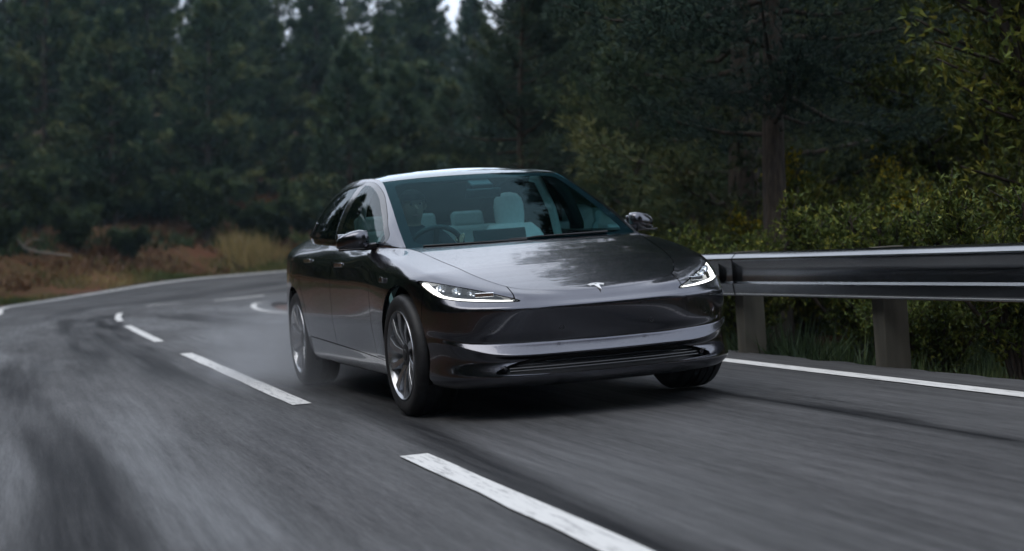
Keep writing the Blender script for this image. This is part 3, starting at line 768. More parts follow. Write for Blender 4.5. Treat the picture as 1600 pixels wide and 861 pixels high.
# headlamps: lens, housing, light strip, projectors
for sd_ in ('pos', 'neg'):
    sx = 1 if sd_ == 'pos' else -1
    V, F = cuts(A_V, A_F, sh(f_hl, .003))
    hb_v, hb_f = with_flange(V, F, .055)
    hv, hf = (hb_v, hb_f) if sx > 0 else mirrored(hb_v, hb_f)
    head = mesh_obj('headlight', (offset(V, F, -.055) if sx > 0 else mirrored(offset(V, F, -.055), F)[0]), (F if sx > 0 else mirrored(V, F)[1]), M_bucket, car)
    fl = hf[len(F):]
    mesh_obj('lamp_bezel', hv, fl, M_gloss, head)
    lv, lf = (V, F) if sx > 0 else mirrored(V, F)
    mesh_obj('lens', lv, lf, M_lens, head)
    # the lit strip follows the lower and outer edge
    inner = sm_poly([(.47, .628), (.52, .6225), (.62, .632), (.70, .6405), (.765, .655), (.792, .676), (.822, .745), (.80, .80), (.60, .80), (.45, .70)], 5)
    V2, F2 = cuts(A_V, A_F, sh(f_hl, .006), lambda x, y, z: -sdf_poly(x, z, inner), lambda x, y, z: zline(x) - z - .004*(x < .6), lambda x, y, z: x-.475)
    V2 = offset(V2, F2, -.010)
    V2, F2 = with_flange(V2, F2, .02)
    if sx < 0: V2, F2 = mirrored(V2, F2)
    mesh_obj('light_strip', V2, F2, M_drl, head)
    for q, (px, pz, r) in enumerate(((.765, .69, .021), (.705, .672, .021), (.645, .656, .018))):
        i = np.argmin((A_V[:, 0]-px)**2 + (A_V[:, 2]-pz)**2 + (A_V[:, 1] > 0)*9)
        y0 = A_V[i, 1] + .045
        pr = MB(); prof = [(0, .001), (.004, r*.6), (.0, r*.9), (-.004, r), (.03, r*1.05)]
        pr.lathe(prof, 20)
        pr.v = [(sx*px + v[1], y0 + v[0], pz + v[2]) for v in pr.v]
        pr.obj('projector', M_reflect, head)
    MB().box((sx*.60, nose_y(.6, .59)+.075, .648), (.05, .012, .011), Matrix.Rotation(.5*sx, 3, 'Z')).obj('lamp_divider', M_reflect, head, bevel=.003)

# upper surface: windscreen, glass roof, rear glass, boot deck; one loft of rail points against centre points
EDGE = np.array([(.716, .43, .922), (.690, .66, 1.038), (.652, .92, 1.166), (.615, 1.17, 1.276), (.588, 1.38, 1.350), (.588, 1.70, 1.390), (.595, 2.05, 1.397), (.600, 2.45, 1.367), (.600, 2.75, 1.301), (.605, 3.13, 1.166), (.63, 3.42, 1.070), (.52, 3.66, 1.056), (.02, 3.775, 1.056)])
CENT = np.array([(.30, .916), (.60, 1.066), (.88, 1.195), (1.12, 1.295), (1.32, 1.367), (1.62, 1.425), (2.0, 1.440), (2.42, 1.414), (2.80, 1.340), (3.22, 1.195), (3.50, 1.092), (3.66, 1.075), (3.776, 1.056)])
u_ = np.concatenate([[0], np.cumsum(np.linalg.norm(np.diff(EDGE, axis=0), axis=1))])
per = [12]*12
uq = np.concatenate([np.linspace(u_[i], u_[i+1], per[i], endpoint=False) for i in range(12)] + [[u_[-1]]])
Eq = natspline(u_, EDGE, uq); Cq = natspline(u_, CENT, uq)
qq = np.linspace(0, 1, 33)
WG = np.zeros((len(uq), 33, 3))
WG[:, :, 0] = Eq[:, None, 0]*qq
WG[:, :, 1] = Cq[:, None, 0] + (Eq[:, 1]-Cq[:, 0])[:, None]*qq**2
WG[:, :, 2] = Cq[:, None, 1] + (Eq[:, 2]-Cq[:, 1])[:, None]*qq**2.4
Ug = np.repeat(uq[:, None], 33, 1); Qg = np.repeat(qq[None, :], len(uq), 0)
W_V = np.concatenate([WG, Ug[..., None], Qg[..., None]], -1).reshape(-1, 5)
W_F = [tuple(f) for f in grid_faces(len(uq), 33, True)]
u_seam, u_rear, u_deck = u_[4], u_[7]+.02, u_[10]
def wcut(*fs):
    V, F = W_V, W_F
    for fn in fs: V, F = clip(V, F, fn(V))
    return V, F
def wpanel(name, fs, material, depth=.004, off=0, keepq=True, parent=None):
    V, F = wcut(*fs); V3 = V[:, :3].copy()
    if off: V3 = offset(V3, F, off)
    return panel(name, V3, F, material, parent or car, 'both', depth)
def f_clear(V):
    """clear part of the windscreen in (u, x): a rounded shape"""
    u, q = V[:, 3], V[:, 4]
    w = u_seam; du = np.minimum(u-.028, (w-.105+.03*q**2) - u); x = V[:, 0]; ex = np.interp(u, uq, Eq[:, 0]) - x - .058
    r = .07; a = np.maximum(r-du, 0); bq = np.maximum(r-ex, 0)
    return np.where((du > r) | (ex > r), np.minimum(du, ex), r - np.hypot(a, bq))
screen_ = wpanel('windscreen', [lambda V: u_seam-.004-V[:, 3]], M_glass, 0)
wpanel('windscreen_border', [lambda V: u_seam-.006-V[:, 3], lambda V: -f_clear(V)], M_frit, 0, -.004, parent=screen_)
wpanel('roof_glass', [lambda V: V[:, 3]-u_seam-.002, lambda V: u_rear-V[:, 3]], M_roof, .004)
wpanel('rear_screen', [lambda V: V[:, 3]-u_rear-.004, lambda V: u_deck-V[:, 3]], M_rearglass, .0)
wpanel('boot_deck', [lambda V: V[:, 3]-u_deck-.003], M_paint, .01)
# header mirror pod behind the glass
MB().box((0, 1.20, 1.285), (.075, .06, .028), Matrix.Rotation(.35, 3, 'X')).obj('camera_pod', M_black, car, bevel=.012)

# side of the cabin: belt line to rail
ys = np.concatenate([np.linspace(.432, 1.0, 40, endpoint=False), np.linspace(1.0, 2.5, 70, endpoint=False), np.linspace(2.5, 3.42, 50)])
top = AG[:, -1]
mtop = (top[:, 1] > .3) & (np.arange(len(top)) > 90)
B = np.stack([np.interp(ys, top[mtop][:, 1], top[mtop][:, a]) for a in range(3)], 1); B[:, 1] = ys
me_ = np.argmax(Eq[:, 1] > 3.42); ke = slice(0, np.argmax(Eq[:, 1] >= 3.45))
E_ = np.stack([np.interp(ys, Eq[ke][:, 1], Eq[ke][:, a]) for a in range(3)], 1); E_[:, 1] = ys
B[0] = E_[0]
tau = np.linspace(0, 1, 41)
SG = B[:, None]*(1-tau)[None, :, None] + E_[:, None]*tau[None, :, None]
hgt = np.linalg.norm(E_-B, axis=1)
bul = (4*tau*(1-tau))[None]*hgt[:, None]*.075 + .012*(np.clip(tau/.1, 0, 1)*np.clip((1-tau)/.16, 0, 1))[None]*np.clip(hgt/.2, 0, 1)[:, None]
SG[..., 0] += bul; SG[..., 2] += bul*.35
SV = np.concatenate([SG, np.repeat(tau[None, :, None], len(ys), 0), np.repeat(hgt[:, None, None], 41, 1)], -1).reshape(-1, 5)
SF = [tuple(f) for f in grid_faces(len(ys), 41)]
WIN = sm_poly([(.66, .962), (1.0, .960), (1.7, .975), (2.2, .993), (2.50, 1.005), (2.68, 1.035), (2.64, 1.13), (2.44, 1.262), (2.2, 1.325), (1.95, 1.352), (1.7, 1.352), (1.45, 1.326), (1.2, 1.254), (.95, 1.140), (.76, 1.040)], 5)
f_win = lambda V: sdf_poly(V[:, 1], V[:, 2], WIN)
def scut(*fs):
    V, F = SV, SF
    for fn in fs: V, F = clip(V, F, fn(V))
    return V[:, :3], F
for sd_ in ('pos', 'neg'):
    V, F = scut(lambda V: -f_win(V) - .021); panel('cabin_pillar', V, F, M_paint, car, sd_, .02)
    V, F = scut(lambda V: f_win(V)+.0195, lambda V: .002-f_win(V)); tr_ = panel('window_trim', offset(V, F, .001), F, M_gloss, car, sd_, .02)
    V, F = scut(f_win, lambda V: 1.63 - V[:, 1]); panel('front_window', V, F, M_sideglass, car, sd_, 0)
    V, F = scut(f_win, lambda V: V[:, 1]-1.75); panel('rear_window', V, F, M_rearglass, car, sd_, 0)
    V, F = scut(f_win, lambda V: V[:, 1]-1.628, lambda V: 1.752 - V[:, 1]); panel('door_pillar', offset(V, F, .001), F, M_gloss, car, sd_, .03)
    # bright strip round the lower rear corner of the windows
    sx = 1 if sd_ == 'pos' else -1
    pts = []
    for yq, zq in [(1.3, .9485), (1.7, .9585), (2.2, .9775), (2.50, .9885), (2.64, 1.004), (2.69, 1.035), (2.665, 1.085), (2.60, 1.145)]:
        i = np.argmin((SV[:, 1]-yq)**2+(SV[:, 2]-zq)**2); pts.append((sx*(SV[i, 0]+.003), yq, zq))
    MB().tube(pts, .0035, 6).obj('bright_strip', M_chrome, tr_)

# bonnet: ruled between the shut line and the centre line
edge = top[(np.arange(len(top)) < 200) & (top[:, 1] < .44)]
edge = edge[:np.argmax(edge[:, 1])+1]
zc_y = np.array([-.745, -.70, -.62, -.50, -.35, -.2, 0, .15, .285]); zc_z = np.array([.634, .6545, .682, .7195, .763, .803, .852, .886, .914])
eb = edge.copy(); eb[:, 1] += .006*np.clip(1-eb[:, 0]/.4, 0, 1)
eb[:, 0] = np.maximum(eb[:, 0]-.0055*np.clip(eb[:, 0]/.25, 0, 1), 0)
m_ = len(eb); qh = np.linspace(0, 1, 37)
yc = np.interp(eb[:, 1], [-.75, -.2, .2, .43], [-.739, -.2, .14, .285])
zc = pchip(zc_y, zc_z[:, None], yc)[:, 0]
HG = np.zeros((m_, 37, 3))
HG[..., 0] = eb[:, None, 0]*qh
HG[..., 1] = yc[:, None] + (eb[:, 1]-yc)[:, None]*qh**2
crown = np.interp(eb[:, 1], [-.75, -.6, -.3, .1, .43], [0, .003, .010, .012, .006])
zc = zc + crown*.55
HG[..., 2] = zc[:, None] + (eb[:, 2]-zc)[:, None]*qh**2.3
for _ in range(6): HG[1:-1, :, 2] = .5*HG[1:-1, :, 2] + .25*(HG[2:, :, 2]+HG[:-2, :, 2])
H_V = HG.reshape(-1, 3); H_F = [tuple(f) for f in grid_faces(m_, 37, True)]
H_F = [f for f in H_F]
bonnet = panel('bonnet', H_V, H_F, M_paint, car, 'both', .02)
# tray under the bonnet gap, and the cowl with wipers
MB().box((0, -.05, .55), (.55, .5, .03)).obj('engine_tray', M_void, car)
def hood_z(x, y):
    i = np.argmin((H_V[:, 0]-abs(x))**2 + (H_V[:, 1]-y)**2); return H_V[i, 2]
cw = MB()
xs = np.linspace(-.70, .70, 41); V = []
for x in xs:
    q = abs(x)/.716
    y0 = np.interp(q**2, [0, 1], [.285, .43]); 
    V += [(x, y0-.004, hood_z(x, y0-.01)-.012), (x, y0+.03, .905+.006*q), (x, y0+.14, .90)]
F = []
for i in range(40):
    for k in range(2): F.append((i*3+k, i*3+k+1, i*3+k+4, i*3+k+3))
cw.add(V, F); cw.obj('cowl', M_void, car)
def wsz(x, y):
    i = np.argmin((W_V[:, 0]-abs(x))**2 + (W_V[:, 1]-y)**2); return W_V[i, 2]
for pts in ([(.52, .385), (.30, .335), (.05, .315), (-.12, .315)], [(-.02, .300), (-.25, .310), (-.45, .345), (-.62, .40)]):
    wp = MB().tube([(x, y, wsz(x, y)+.006) for x, y in pts], [.009, .007, .006, .005], 6).obj('wiper', M_black, car)
    MB().tube([(x, y+.008, wsz(x, y+.008)+.002) for x, y in pts], .004, 5).obj('wiper_blade', M_rubber, wp)

# emblem on the nose: the T shaped badge
def extrude_poly(polys, conv, depth, name, material, parent):
    m = MB()
    for poly in polys:
        n = len(poly); a = [conv(x, y, depth) for x, y in poly]; c = [conv(x, y, -.002) for x, y in poly]
        m.add(a+c, [tuple(range(n))] + [(i, i+n, (i+1) % n+n, (i+1) % n) for i in range(n)])
    return m.obj(name, material, parent, smooth=False)
cyb = -.716
n_e = Vector((0, -.345, 1)).normalized(); d_e = Vector((0, 1, .345)).normalized()
o_e = Vector((0, cyb, hood_z(0, cyb)))
def conv_e(x, y, d): return tuple(o_e + Vector((x, 0, 0)) + d_e*y + n_e*(d+.001))
S_ = .094
arc_t = [(w*.5, .5 - .17*(w*w)) for w in np.linspace(-1, 1, 13)]
arc_b = [(w*.47, .43 - .16*(w*w)) for w in np.linspace(1, -1, 13)]
bar = [(w*.455, .375 - .15*w*w) for w in np.linspace(-1, -.30, 6)] + [(-.12, .375), (0, .30), (.12, .375)] + [(w*.455, .375 - .15*w*w) for w in np.linspace(.30, 1, 6)]
bar += [(.40, .115), (.33, .18), (.21, .205), (.155, .215), (0, -.55), (-.155, .215), (-.21, .205), (-.33, .18), (-.40, .115)]
em = extrude_poly([[(x*S_, y*S_) for x, y in arc_t+arc_b], [(x*S_, y*S_) for x, y in bar]], conv_e, .003, 'emblem', M_emblem, bonnet)

# mirrors
def make_mirror(sx):
    secs = []
    # (x, y centre, z centre, half depth y, half height z)
    for x, yc_, zc_, hy, hz in ((.848, .795, .990, .030, .034), (.858, .80, .990, .050, .054), (.90, .812, .990, .066, .060), (.945, .828, .986, .068, .055), (.99, .846, .979, .060, .046), (1.014, .858, .972, .046, .035), (1.026, .864, .968, .022, .016)):
        ring = []
        for k in range(28):
            w = 2*math.pi*k/28; cw_, sw_ = math.cos(w), math.sin(w)
            ring.append((sx*x, yc_ + hy*np.sign(cw_)*abs(cw_)**.62, zc_ + hz*np.sign(sw_)*abs(sw_)**.70 + .0))
        secs.append(ring)
    V = [q for r in secs for q in r]; F = []
    for i in range(len(secs)-1):
        for k in range(28): F.append((i*28+k, i*28+(k+1) % 28, (i+1)*28+(k+1) % 28, (i+1)*28+k))
    F.append(tuple(range(27, -1, -1))); F.append(tuple((len(secs)-1)*28+k for k in range(28)))
    m = MB().add(V, F).obj('wing_mirror', M_paint, car, autos=60)
    MB().box((sx*.94, .900, .985), (.072, .004, .045), Matrix.Rotation(-.2*sx, 3, 'Z')).obj('mirror_glass', M_mirror, m, bevel=.002)
    MB().tube([(sx*.79, .75, .945), (sx*.84, .775, .945), (sx*.90, .81, .942)], [.026, .022, .018], 10).obj('mirror_foot', M_gloss, m)
    lo = MB(); lo.box((sx*.945, .828, .934), (.078, .055, .006), Matrix.Rotation(.22*sx, 3, 'Z')); lo.obj('mirror_base', M_gloss, m, bevel=.004)
    return m
make_mirror(1); make_mirror(-1)

# wheels
def wheel_parts():
    ty = MB()
    w = .1175; r0 = .245; r1 = .334
    prof = [(-w+.012, r0), (-w, r0+.008), (-w-.004, r0+.03), (-w-.006, r0+.05), (-w-.002, r0+.068), (-w+.010, r1-.008), (-w+.026, r1-.001)]
    for gx in (-.062, -.022, .022, .062):
        prof += [(gx-.006, r1+.001), (gx-.0045, r1-.007), (gx+.0045, r1-.007), (gx+.006, r1+.001)]
    prof += [(w-.026, r1-.001), (w-.010, r1-.008), (w+.002, r0+.068), (w+.006, r0+.05), (w+.004, r0+.03), (w, r0+.008), (w-.012, r0)]
    ty.lathe(prof, 72)
    rim = MB()
    rim.lathe([(w-.004, .249), (w+.003, .247), (w+.004, .241), (w-.008, .234), (w-.02, .228), (.0, .215), (-w+.01, .225), (-w, .247)], 72)
    sp = []
    def spoke(w0, tw, r_in, r_out, wd0, wd1, x0, x1, th):
        V = []
        for r, wd, xx, aa in ((r_in, wd0, x0, 0), ((r_in+r_out)/2, (wd0+wd1)/2*.86, (x0+x1)/2+.010, tw*.5), (r_out, wd1, x1, tw)):
            for s_ in (-1, 1):
                for dx in (0, -th):
                    an = w0 + aa + s_*wd/(2*r)
                    V.append((xx+dx, r*math.cos(an), r*math.sin(an)))
        F = []
        for i in (0, 1):
            a = i*4; c = a+4
            F += [(a, c, c+2, a+2), (a+1, a+3, c+3, c+1), (a, a+1, c+1, c), (a+2, c+2, c+3, a+3)]
        F += [(0, 2, 3, 1), (8, 9, 11, 10)]
        return MB().add(V, F)
    for k in range(10):
        w0 = 2*math.pi*k/10
        sp.append(spoke(w0, .16, .050, .236, .030, .058 if k % 2 == 0 else .044, w-.034, w-.004, .03))
    cap = MB(); cap.lathe([(w-.060, .074), (w-.040, .072), (w-.030, .060), (w-.026, .034), (w-.024, .032), (w-.020, .028), (w-.019, .0005)], 32)
    disc = MB(); disc.lathe([(.028, .06), (.028, .172), (.004, .172), (.004, .06)], 48)
    cal = MB()
    V = []
    for a in np.linspace(-.45, .45, 7):
        for rr, xx in ((.115, .05), (.185, .05), (.185, -.02), (.115, -.02)): V.append((xx, rr*math.cos(a+.3), rr*math.sin(a+.3)))
    F = [(i*4+k, i*4+(k+1) % 4, i*4+(k+1) % 4+4, i*4+k+4) for i in range(6) for k in range(4)] + [(0, 1, 2, 3), (27, 26, 25, 24)]
    cal.add(V, F)
    return ty, rim, sp, cap, disc, cal
def place(mb, sx, yc, steer, spin=.15, ctr=(.795, .334)):
    """mirror to the side, steer about z, move to the hub"""
    rot = Matrix.Rotation(steer, 3, 'Z') @ Matrix.Rotation(spin, 3, 'X')
    for i, v in enumerate(mb.v):
        q = rot @ Vector((v[0]*sx, v[1], v[2])); mb.v[i] = (q.x, q.y, q.z)
    return mb
def make_wheel(sx, yc, steer):
    wh = empty('wheel', (sx*.788, yc, .334), car)
    ty, rim, sp, cap, disc, cal = wheel_parts()
    def go(m, name, mt, **k): return place(m, sx, yc, steer).obj(name, mt, wh, **k)
    go(ty, 'tyre', M_rubber, autos=50); go(rim, 'rim', M_rim, autos=40)
    for i, s_ in enumerate(sp): go(s_, 'spoke', M_rim, bevel=.003)
    go(cap, 'hub_cap', M_rimdark); go(disc, 'brake_disc', M_disc); go(cal, 'brake_caliper', M_rimdark, bevel=.004)
    return wh
STEER = .03
for sx in (-1, 1):
    make_wheel(sx, 0.0, STEER); make_wheel(sx, 2.875, 0.0)
    for yc_, zc_, rr in ARCH:
        lin = MB(); prof = [(.50, rr+.004), (.86, rr+.004)]; V = []; n_ = 24
        for a_, r_ in prof:
            for k in range(n_+1):
                w = math.pi*(1.25*k/n_ - .125); V.append((sx*a_, yc_ + r_*math.cos(w), zc_ + r_*math.sin(w)))
        V += [(sx*.50, yc_, zc_)]
        F = [(k, k+1, n_+2+k, n_+1+k) for k in range(n_)] + [(k+1, k, len(V)-1) for k in range(n_)]
        lin.add(V, F); lin.obj('wheel_well', M_void, car)
ub = MB(); ub.box((0, 1.44, .20), (.66, .96, .045)); ub.box((0, -.30, .22), (.48, .40, .045)); ub.box((0, 3.2, .25), (.48, .5, .05)); ub.box((0, 0, .33), (.70, .06, .05)); ub.box((0, 2.875, .33), (.70, .07, .05))
ub.obj('underbody', M_void, car, smooth=False)

# cabin
def rbox(name, c, h, mt, parent, rx=0, rz=0, bev=.03, sub=1):
    return MB().box(c, h, Matrix.Rotation(rx, 3, 'X') @ Matrix.Rotation(rz, 3, 'Z')).obj(name, mt, parent, bevel=bev)
cab = MB(); cab.box((0, 1.6, .36), (.74, 1.3, .04)); cab.obj('cabin_floor', M_dash, car, smooth=False)
def seat(x, y, wide=.245, parent=car):
    s = rbox('seat', (x, y-.12, .50), (wide, .26, .075), M_seat, parent, .08, bev=.05)
    secs = []
    for z, yy, hw, hy in ((.50, .12, .20, .05), (.62, .15, .235, .07), (.80, .205, .245, .075), (.92, .242, .232, .07), (.99, .262, .198, .062), (1.04, .276, .145, .05)):
        ring = []
        for k in range(24):
            w = 2*math.pi*k/24
            cw_, sw_ = math.cos(w), math.sin(w)
            ring.append((x + hw*np.sign(cw_)*abs(cw_)**.6, y + yy + hy*np.sign(sw_)*abs(sw_)**.7, z))
        secs.append(ring)
    V = [q for r in secs for q in r]
    F = [(i*24+k, i*24+(k+1) % 24, (i+1)*24+(k+1) % 24, (i+1)*24+k) for i in range(5) for k in range(24)] + [tuple(range(23, -1, -1)), tuple(120+k for k in range(24))]
    MB().add(V, F).obj('backrest', M_seat, s, autos=70)
    secs = []
    for z, yy, hw, hy in ((1.015, .282, .095, .040), (1.05, .286, .098, .046), (1.10, .291, .104, .050), (1.16, .297, .104, .050), (1.21, .301, .094, .044), (1.240, .304, .066, .032), (1.252, .305, .024, .012)):
        secs.append([(x + hw*np.sign(math.cos(w))*abs(math.cos(w))**.75, y + yy + hy*np.sign(math.sin(w))*abs(math.sin(w))**.8, z) for w in np.linspace(0, 2*math.pi, 24, endpoint=False)])
    V = [q for r in secs for q in r]
    F = [(i*24+k, i*24+(k+1) % 24, (i+1)*24+(k+1) % 24, (i+1)*24+k) for i in range(6) for k in range(24)] + [tuple(range(23, -1, -1)), tuple(144+k for k in range(24))]
    MB().add(V, F).obj('headrest', M_seat, s, autos=80)
    for ox in (-.06, .06): MB().tube([(x+ox, y+.285, 1.03), (x+ox, y+.29, 1.10)], .006, 6).obj('headrest_post', M_chrome, s)
seat(-.37, 1.45); seat(.37, 1.45)
rs = rbox('rear_bench', (0, 2.30, .50), (.62, .26, .08), M_seat, car, .06, bev=.05)
rbox('bench_back', (0, 2.60, .80), (.60, .07, .27), M_seat, rs, -.32, bev=.05)
for x in (-.36, 0, .36): rbox('headrest', (x, 2.68, 1.10), (.12, .04, .065), M_seat, rs, -.3, bev=.03)
da = MB()
xs = np.linspace(-.70, .70, 29); V = []
for x in xs:
    q = (x/.70)**2
    y0 = .40 + .10*q
    V += [(x, y0, .895), (x, y0+.16, .908-.006*q), (x, y0+.40, .900-.01*q), (x, y0+.47, .865), (x, y0+.45, .70), (x, y0+.30, .55)]
F = [(i*6+k, i*6+k+1, i*6+k+7, i*6+k+6) for i in range(28) for k in range(5)]
da.add(V, F); dash = da.obj('dashboard', M_dash, car, autos=50)
sc_ = MB().box((.02, .905, .908), (.170, .010, .095), Matrix.Rotation(-.22, 3, 'X')).obj('centre_screen', M_screen, dash, bevel=.006)
for sx in (-1, 1):
    rbox('door_card', (sx*.80, 1.2, .62), (.025, .55, .26), M_seat, car, bev=.02)
    rbox('door_card', (sx*.80, 2.15, .64), (.025, .42, .26), M_seat, car, bev=.02)
    MB().tube([(sx*.70, 1.70, .92), (sx*.665, 1.70, 1.12), (sx*.585, 1.72, 1.32), (sx*.54, 1.74, 1.345)], .03, 8).obj('belt_pillar', M_seat, car)
sw = empty('steering_wheel', (-.37, 1.03, .885), car)
rt = Matrix.Rotation(-1.12, 3, 'X')
ring = [rt @ Vector((.178*math.cos(w), .170*math.sin(w), 0)) for w in np.linspace(0, 2*math.pi, 41)]
MB().tube(ring, .016, 10, cap=False).obj('wheel_ring', M_dash, sw)
hub = MB(); hub.box((0, 0, 0), (.065, .05, .02), rt)
for a in (0, math.pi, -math.pi/2):
    d = rt @ Vector((math.cos(a)*.11, math.sin(a)*.11, 0)); hub.box(d, (.055 if a != -math.pi/2 else .018, .016 if a != -math.pi/2 else .05, .008), rt)
hub.obj('wheel_hub', M_dash, sw, bevel=.006)
mr_ = MB().box((0, 1.13, 1.235), (.115, .012, .030), Matrix.Rotation(.2, 3, 'X')).obj('rear_view_mirror', M_black, car, bevel=.01)

# ------------------------------------------------------------------ driver
M_skin = mat('skin', (.34, .20, .14), rough=.55)
M_cloth = add_noise_color(mat('dark_jacket', (.02, .022, .03), rough=.85), (.012, .014, .022), (.03, .032, .04), 40, bump=.3, bump_dist=.004)
M_hair = mat('dark_hair', (.018, .013, .010), rough=.6)
def skin_body(name, chains, mats_, parent=None, sub=2):
    """one continuous body: joints with a radius each, grown with a skin modifier rooted at the first joint"""
    pts = []; edges = []; rad = []; key = {}
    def vid(p, r):
        k = tuple(round(c, 4) for c in p)
        if k not in key: key[k] = len(pts); pts.append(p); rad.append(r)
        return key[k]
    for ch in chains:
        ids = [vid(p, r) for p, r in ch]
        edges += [(a, c) for a, c in zip(ids, ids[1:])]
    me = bpy.data.meshes.new(name); me.from_pydata(pts, edges, []); 
    for m in mats_: me.materials.append(m)
    o = link(name, me, parent)
    s = o.modifiers.new('skin', 'SKIN'); s.use_smooth_shade = True; s.branch_smoothing = .6
    for i, r in enumerate(rad):
        sv = me.skin_vertices[0].data[i]; sv.radius = r if hasattr(r, '__len__') else (r, r); sv.use_root = (i == 0)
    u = o.modifiers.new('sub', 'SUBSURF'); u.levels = u.render_levels = sub
    return o
person = empty('person', (-.37, 1.5, 0))
tag(person, 'driver in a dark jacket with hands on the steering wheel behind the windscreen', 'person')
person.location = (0, 0, 0)
dx = -.37
pel = ((dx, 1.40, .60), (.15, .12)); wst = ((dx, 1.44, .74), (.14, .11)); chs = ((dx, 1.49, .90), (.165, .115)); shl = ((dx, 1.515, 1.005), (.13, .085)); nck = ((dx, 1.515, 1.075), (.055, .055)); hd0 = ((dx, 1.495, 1.14), (.072, .085)); hd1 = ((dx, 1.49, 1.205), (.078, .095)); hd2 = ((dx, 1.50, 1.262), (.055, .065))
chains = [[pel, wst, chs, shl, nck, hd0, hd1, hd2]]
hands = []
for sx, hx, hy, hz in ((-1, dx-.165, 1.00, .905), (1, dx+.160, .985, .945)):
    sh_ = ((dx+sx*.175, 1.51, .985), (.062, .062)); el = ((dx+sx*.27, 1.30, .80), (.044, .044)); wr = ((hx+sx*.02, hy+.085, hz-.01), (.027, .03)); pm = ((hx+sx*.008, hy+.035, hz+.012), (.030, .022)); kn = ((hx, hy+.005, hz+.020), (.036, .018))
    chains.append([shl, sh_, el, wr, pm, kn])
    for q, (off, ln) in enumerate(((-.030, .85), (-.010, 1.0), (.010, .95), (.030, .75))):
        a1 = ((hx+off*.4, hy-.018, hz+.024+off*.55), (.0088, .0088)); a2 = ((hx+off*.4-sx*.004, hy-.040*ln, hz+.008+off*.75), (.008, .008)); a3 = ((hx+off*.4-sx*.008, hy-.038*ln, hz-.018+off*.75), (.0072, .0072))
        chains.append([kn, a1, a2, a3])
    t1 = ((hx-sx*.026, hy+.022, hz+.012), (.0105, .0105)); t2 = ((hx-sx*.036, hy-.004, hz+.004), (.0092, .0092)); t3 = ((hx-sx*.034, hy-.026, hz-.004), (.008, .008))
    chains.append([pm, t1, t2, t3])
    hands.append((hx, hy, hz))
for sx in (-1, 1):
    chains.append([pel, ((dx+sx*.10, 1.25, .60), (.085, .08)), ((dx+sx*.14, .98, .64), (.065, .065)), ((dx+sx*.13, .78, .44), (.05, .05)), ((dx+sx*.13, .70, .40), (.045, .05))])
M_body = mat('driver_clothes', (.02, .022, .03), rough=.8)
t, b = nodes(M_body)
oc = N(t, 'ShaderNodeTexCoord')
def near(p, r):
    d = N(t, 'ShaderNodeVectorMath', operation='DISTANCE'); d.inputs[1].default_value = p
    t.links.new(oc.outputs['Object'], d.inputs[0])
    l_ = N(t, 'ShaderNodeMath', operation='LESS_THAN'); l_.inputs[1].default_value = r; t.links.new(d.outputs['Value'], l_.inputs[0]); return l_
ms_ = [near((dx, 1.495, 1.19), .135), near((hands[0][0], hands[0][1]-.01, hands[0][2]), .085), near((hands[1][0], hands[1][1]-.01, hands[1][2]), .085)]
a1 = N(t, 'ShaderNodeMath', operation='MAXIMUM'); a2 = N(t, 'ShaderNodeMath', operation='MAXIMUM')
t.links.new(ms_[0].outputs[0], a1.inputs[0]); t.links.new(ms_[1].outputs[0], a1.inputs[1]); t.links.new(a1.outputs[0], a2.inputs[0]); t.links.new(ms_[2].outputs[0], a2.inputs[1])
mc = N(t, 'ShaderNodeMix', data_type='RGBA'); mc.inputs['A'].default_value = (.018, .02, .028, 1); mc.inputs['B'].default_value = (.34, .20, .14, 1)
t.links.new(a2.outputs[0], mc.inputs['Factor']); t.links.new(mc.outputs['Result'], b.inputs['Base Color'])
bodyo = skin_body('body', chains, [M_body], person)
fc = MB()
fc.tube([(dx, 1.405, 1.19), (dx, 1.385, 1.165), (dx, 1.40, 1.155)], [.010, .016, .010], 8)
fc.obj('nose', M_skin, person)
for sx in (-1, 1):
    MB().lathe([(-.006, .002), (-.004, .010), (0, .012)], 12).v
    e_ = MB(); e_.tube([(dx+sx*.030, 1.412, 1.20), (dx+sx*.030, 1.405, 1.20)], [.009, .006], 10); e_.obj('eye', M_gloss, person)
    e_ = MB(); e_.tube([(dx+sx*.080, 1.50, 1.165), (dx+sx*.086, 1.505, 1.19), (dx+sx*.083, 1.51, 1.215)], [.010, .016, .010], 8); e_.obj('ear', M_skin, person)
mo = MB(); mo.tube([(dx-.022, 1.408, 1.128), (dx, 1.400, 1.127), (dx+.022, 1.408, 1.128)], [.003, .007, .003], 8); mo.obj('mouth', mat('lips', (.30, .12, .10), rough=.5), person)
hv = MB(); V = []; 
for i in range(9):
    ph = math.pi*.55*i/8
    for k in range(24):
        w = 2*math.pi*k/24
        V.append((dx + .088*math.sin(ph)*math.cos(w), 1.508 + .108*math.sin(ph)*math.sin(w), 1.205 + .098*math.cos(ph) + (.035 if math.sin(w) < -.3 and i > 5 else 0)))
F = [(i*24+k, i*24+(k+1) % 24, (i+1)*24+(k+1) % 24, (i+1)*24+k) for i in range(8) for k in range(24)]
hv.add(V, F).obj('hair', M_hair, person, autos=70)

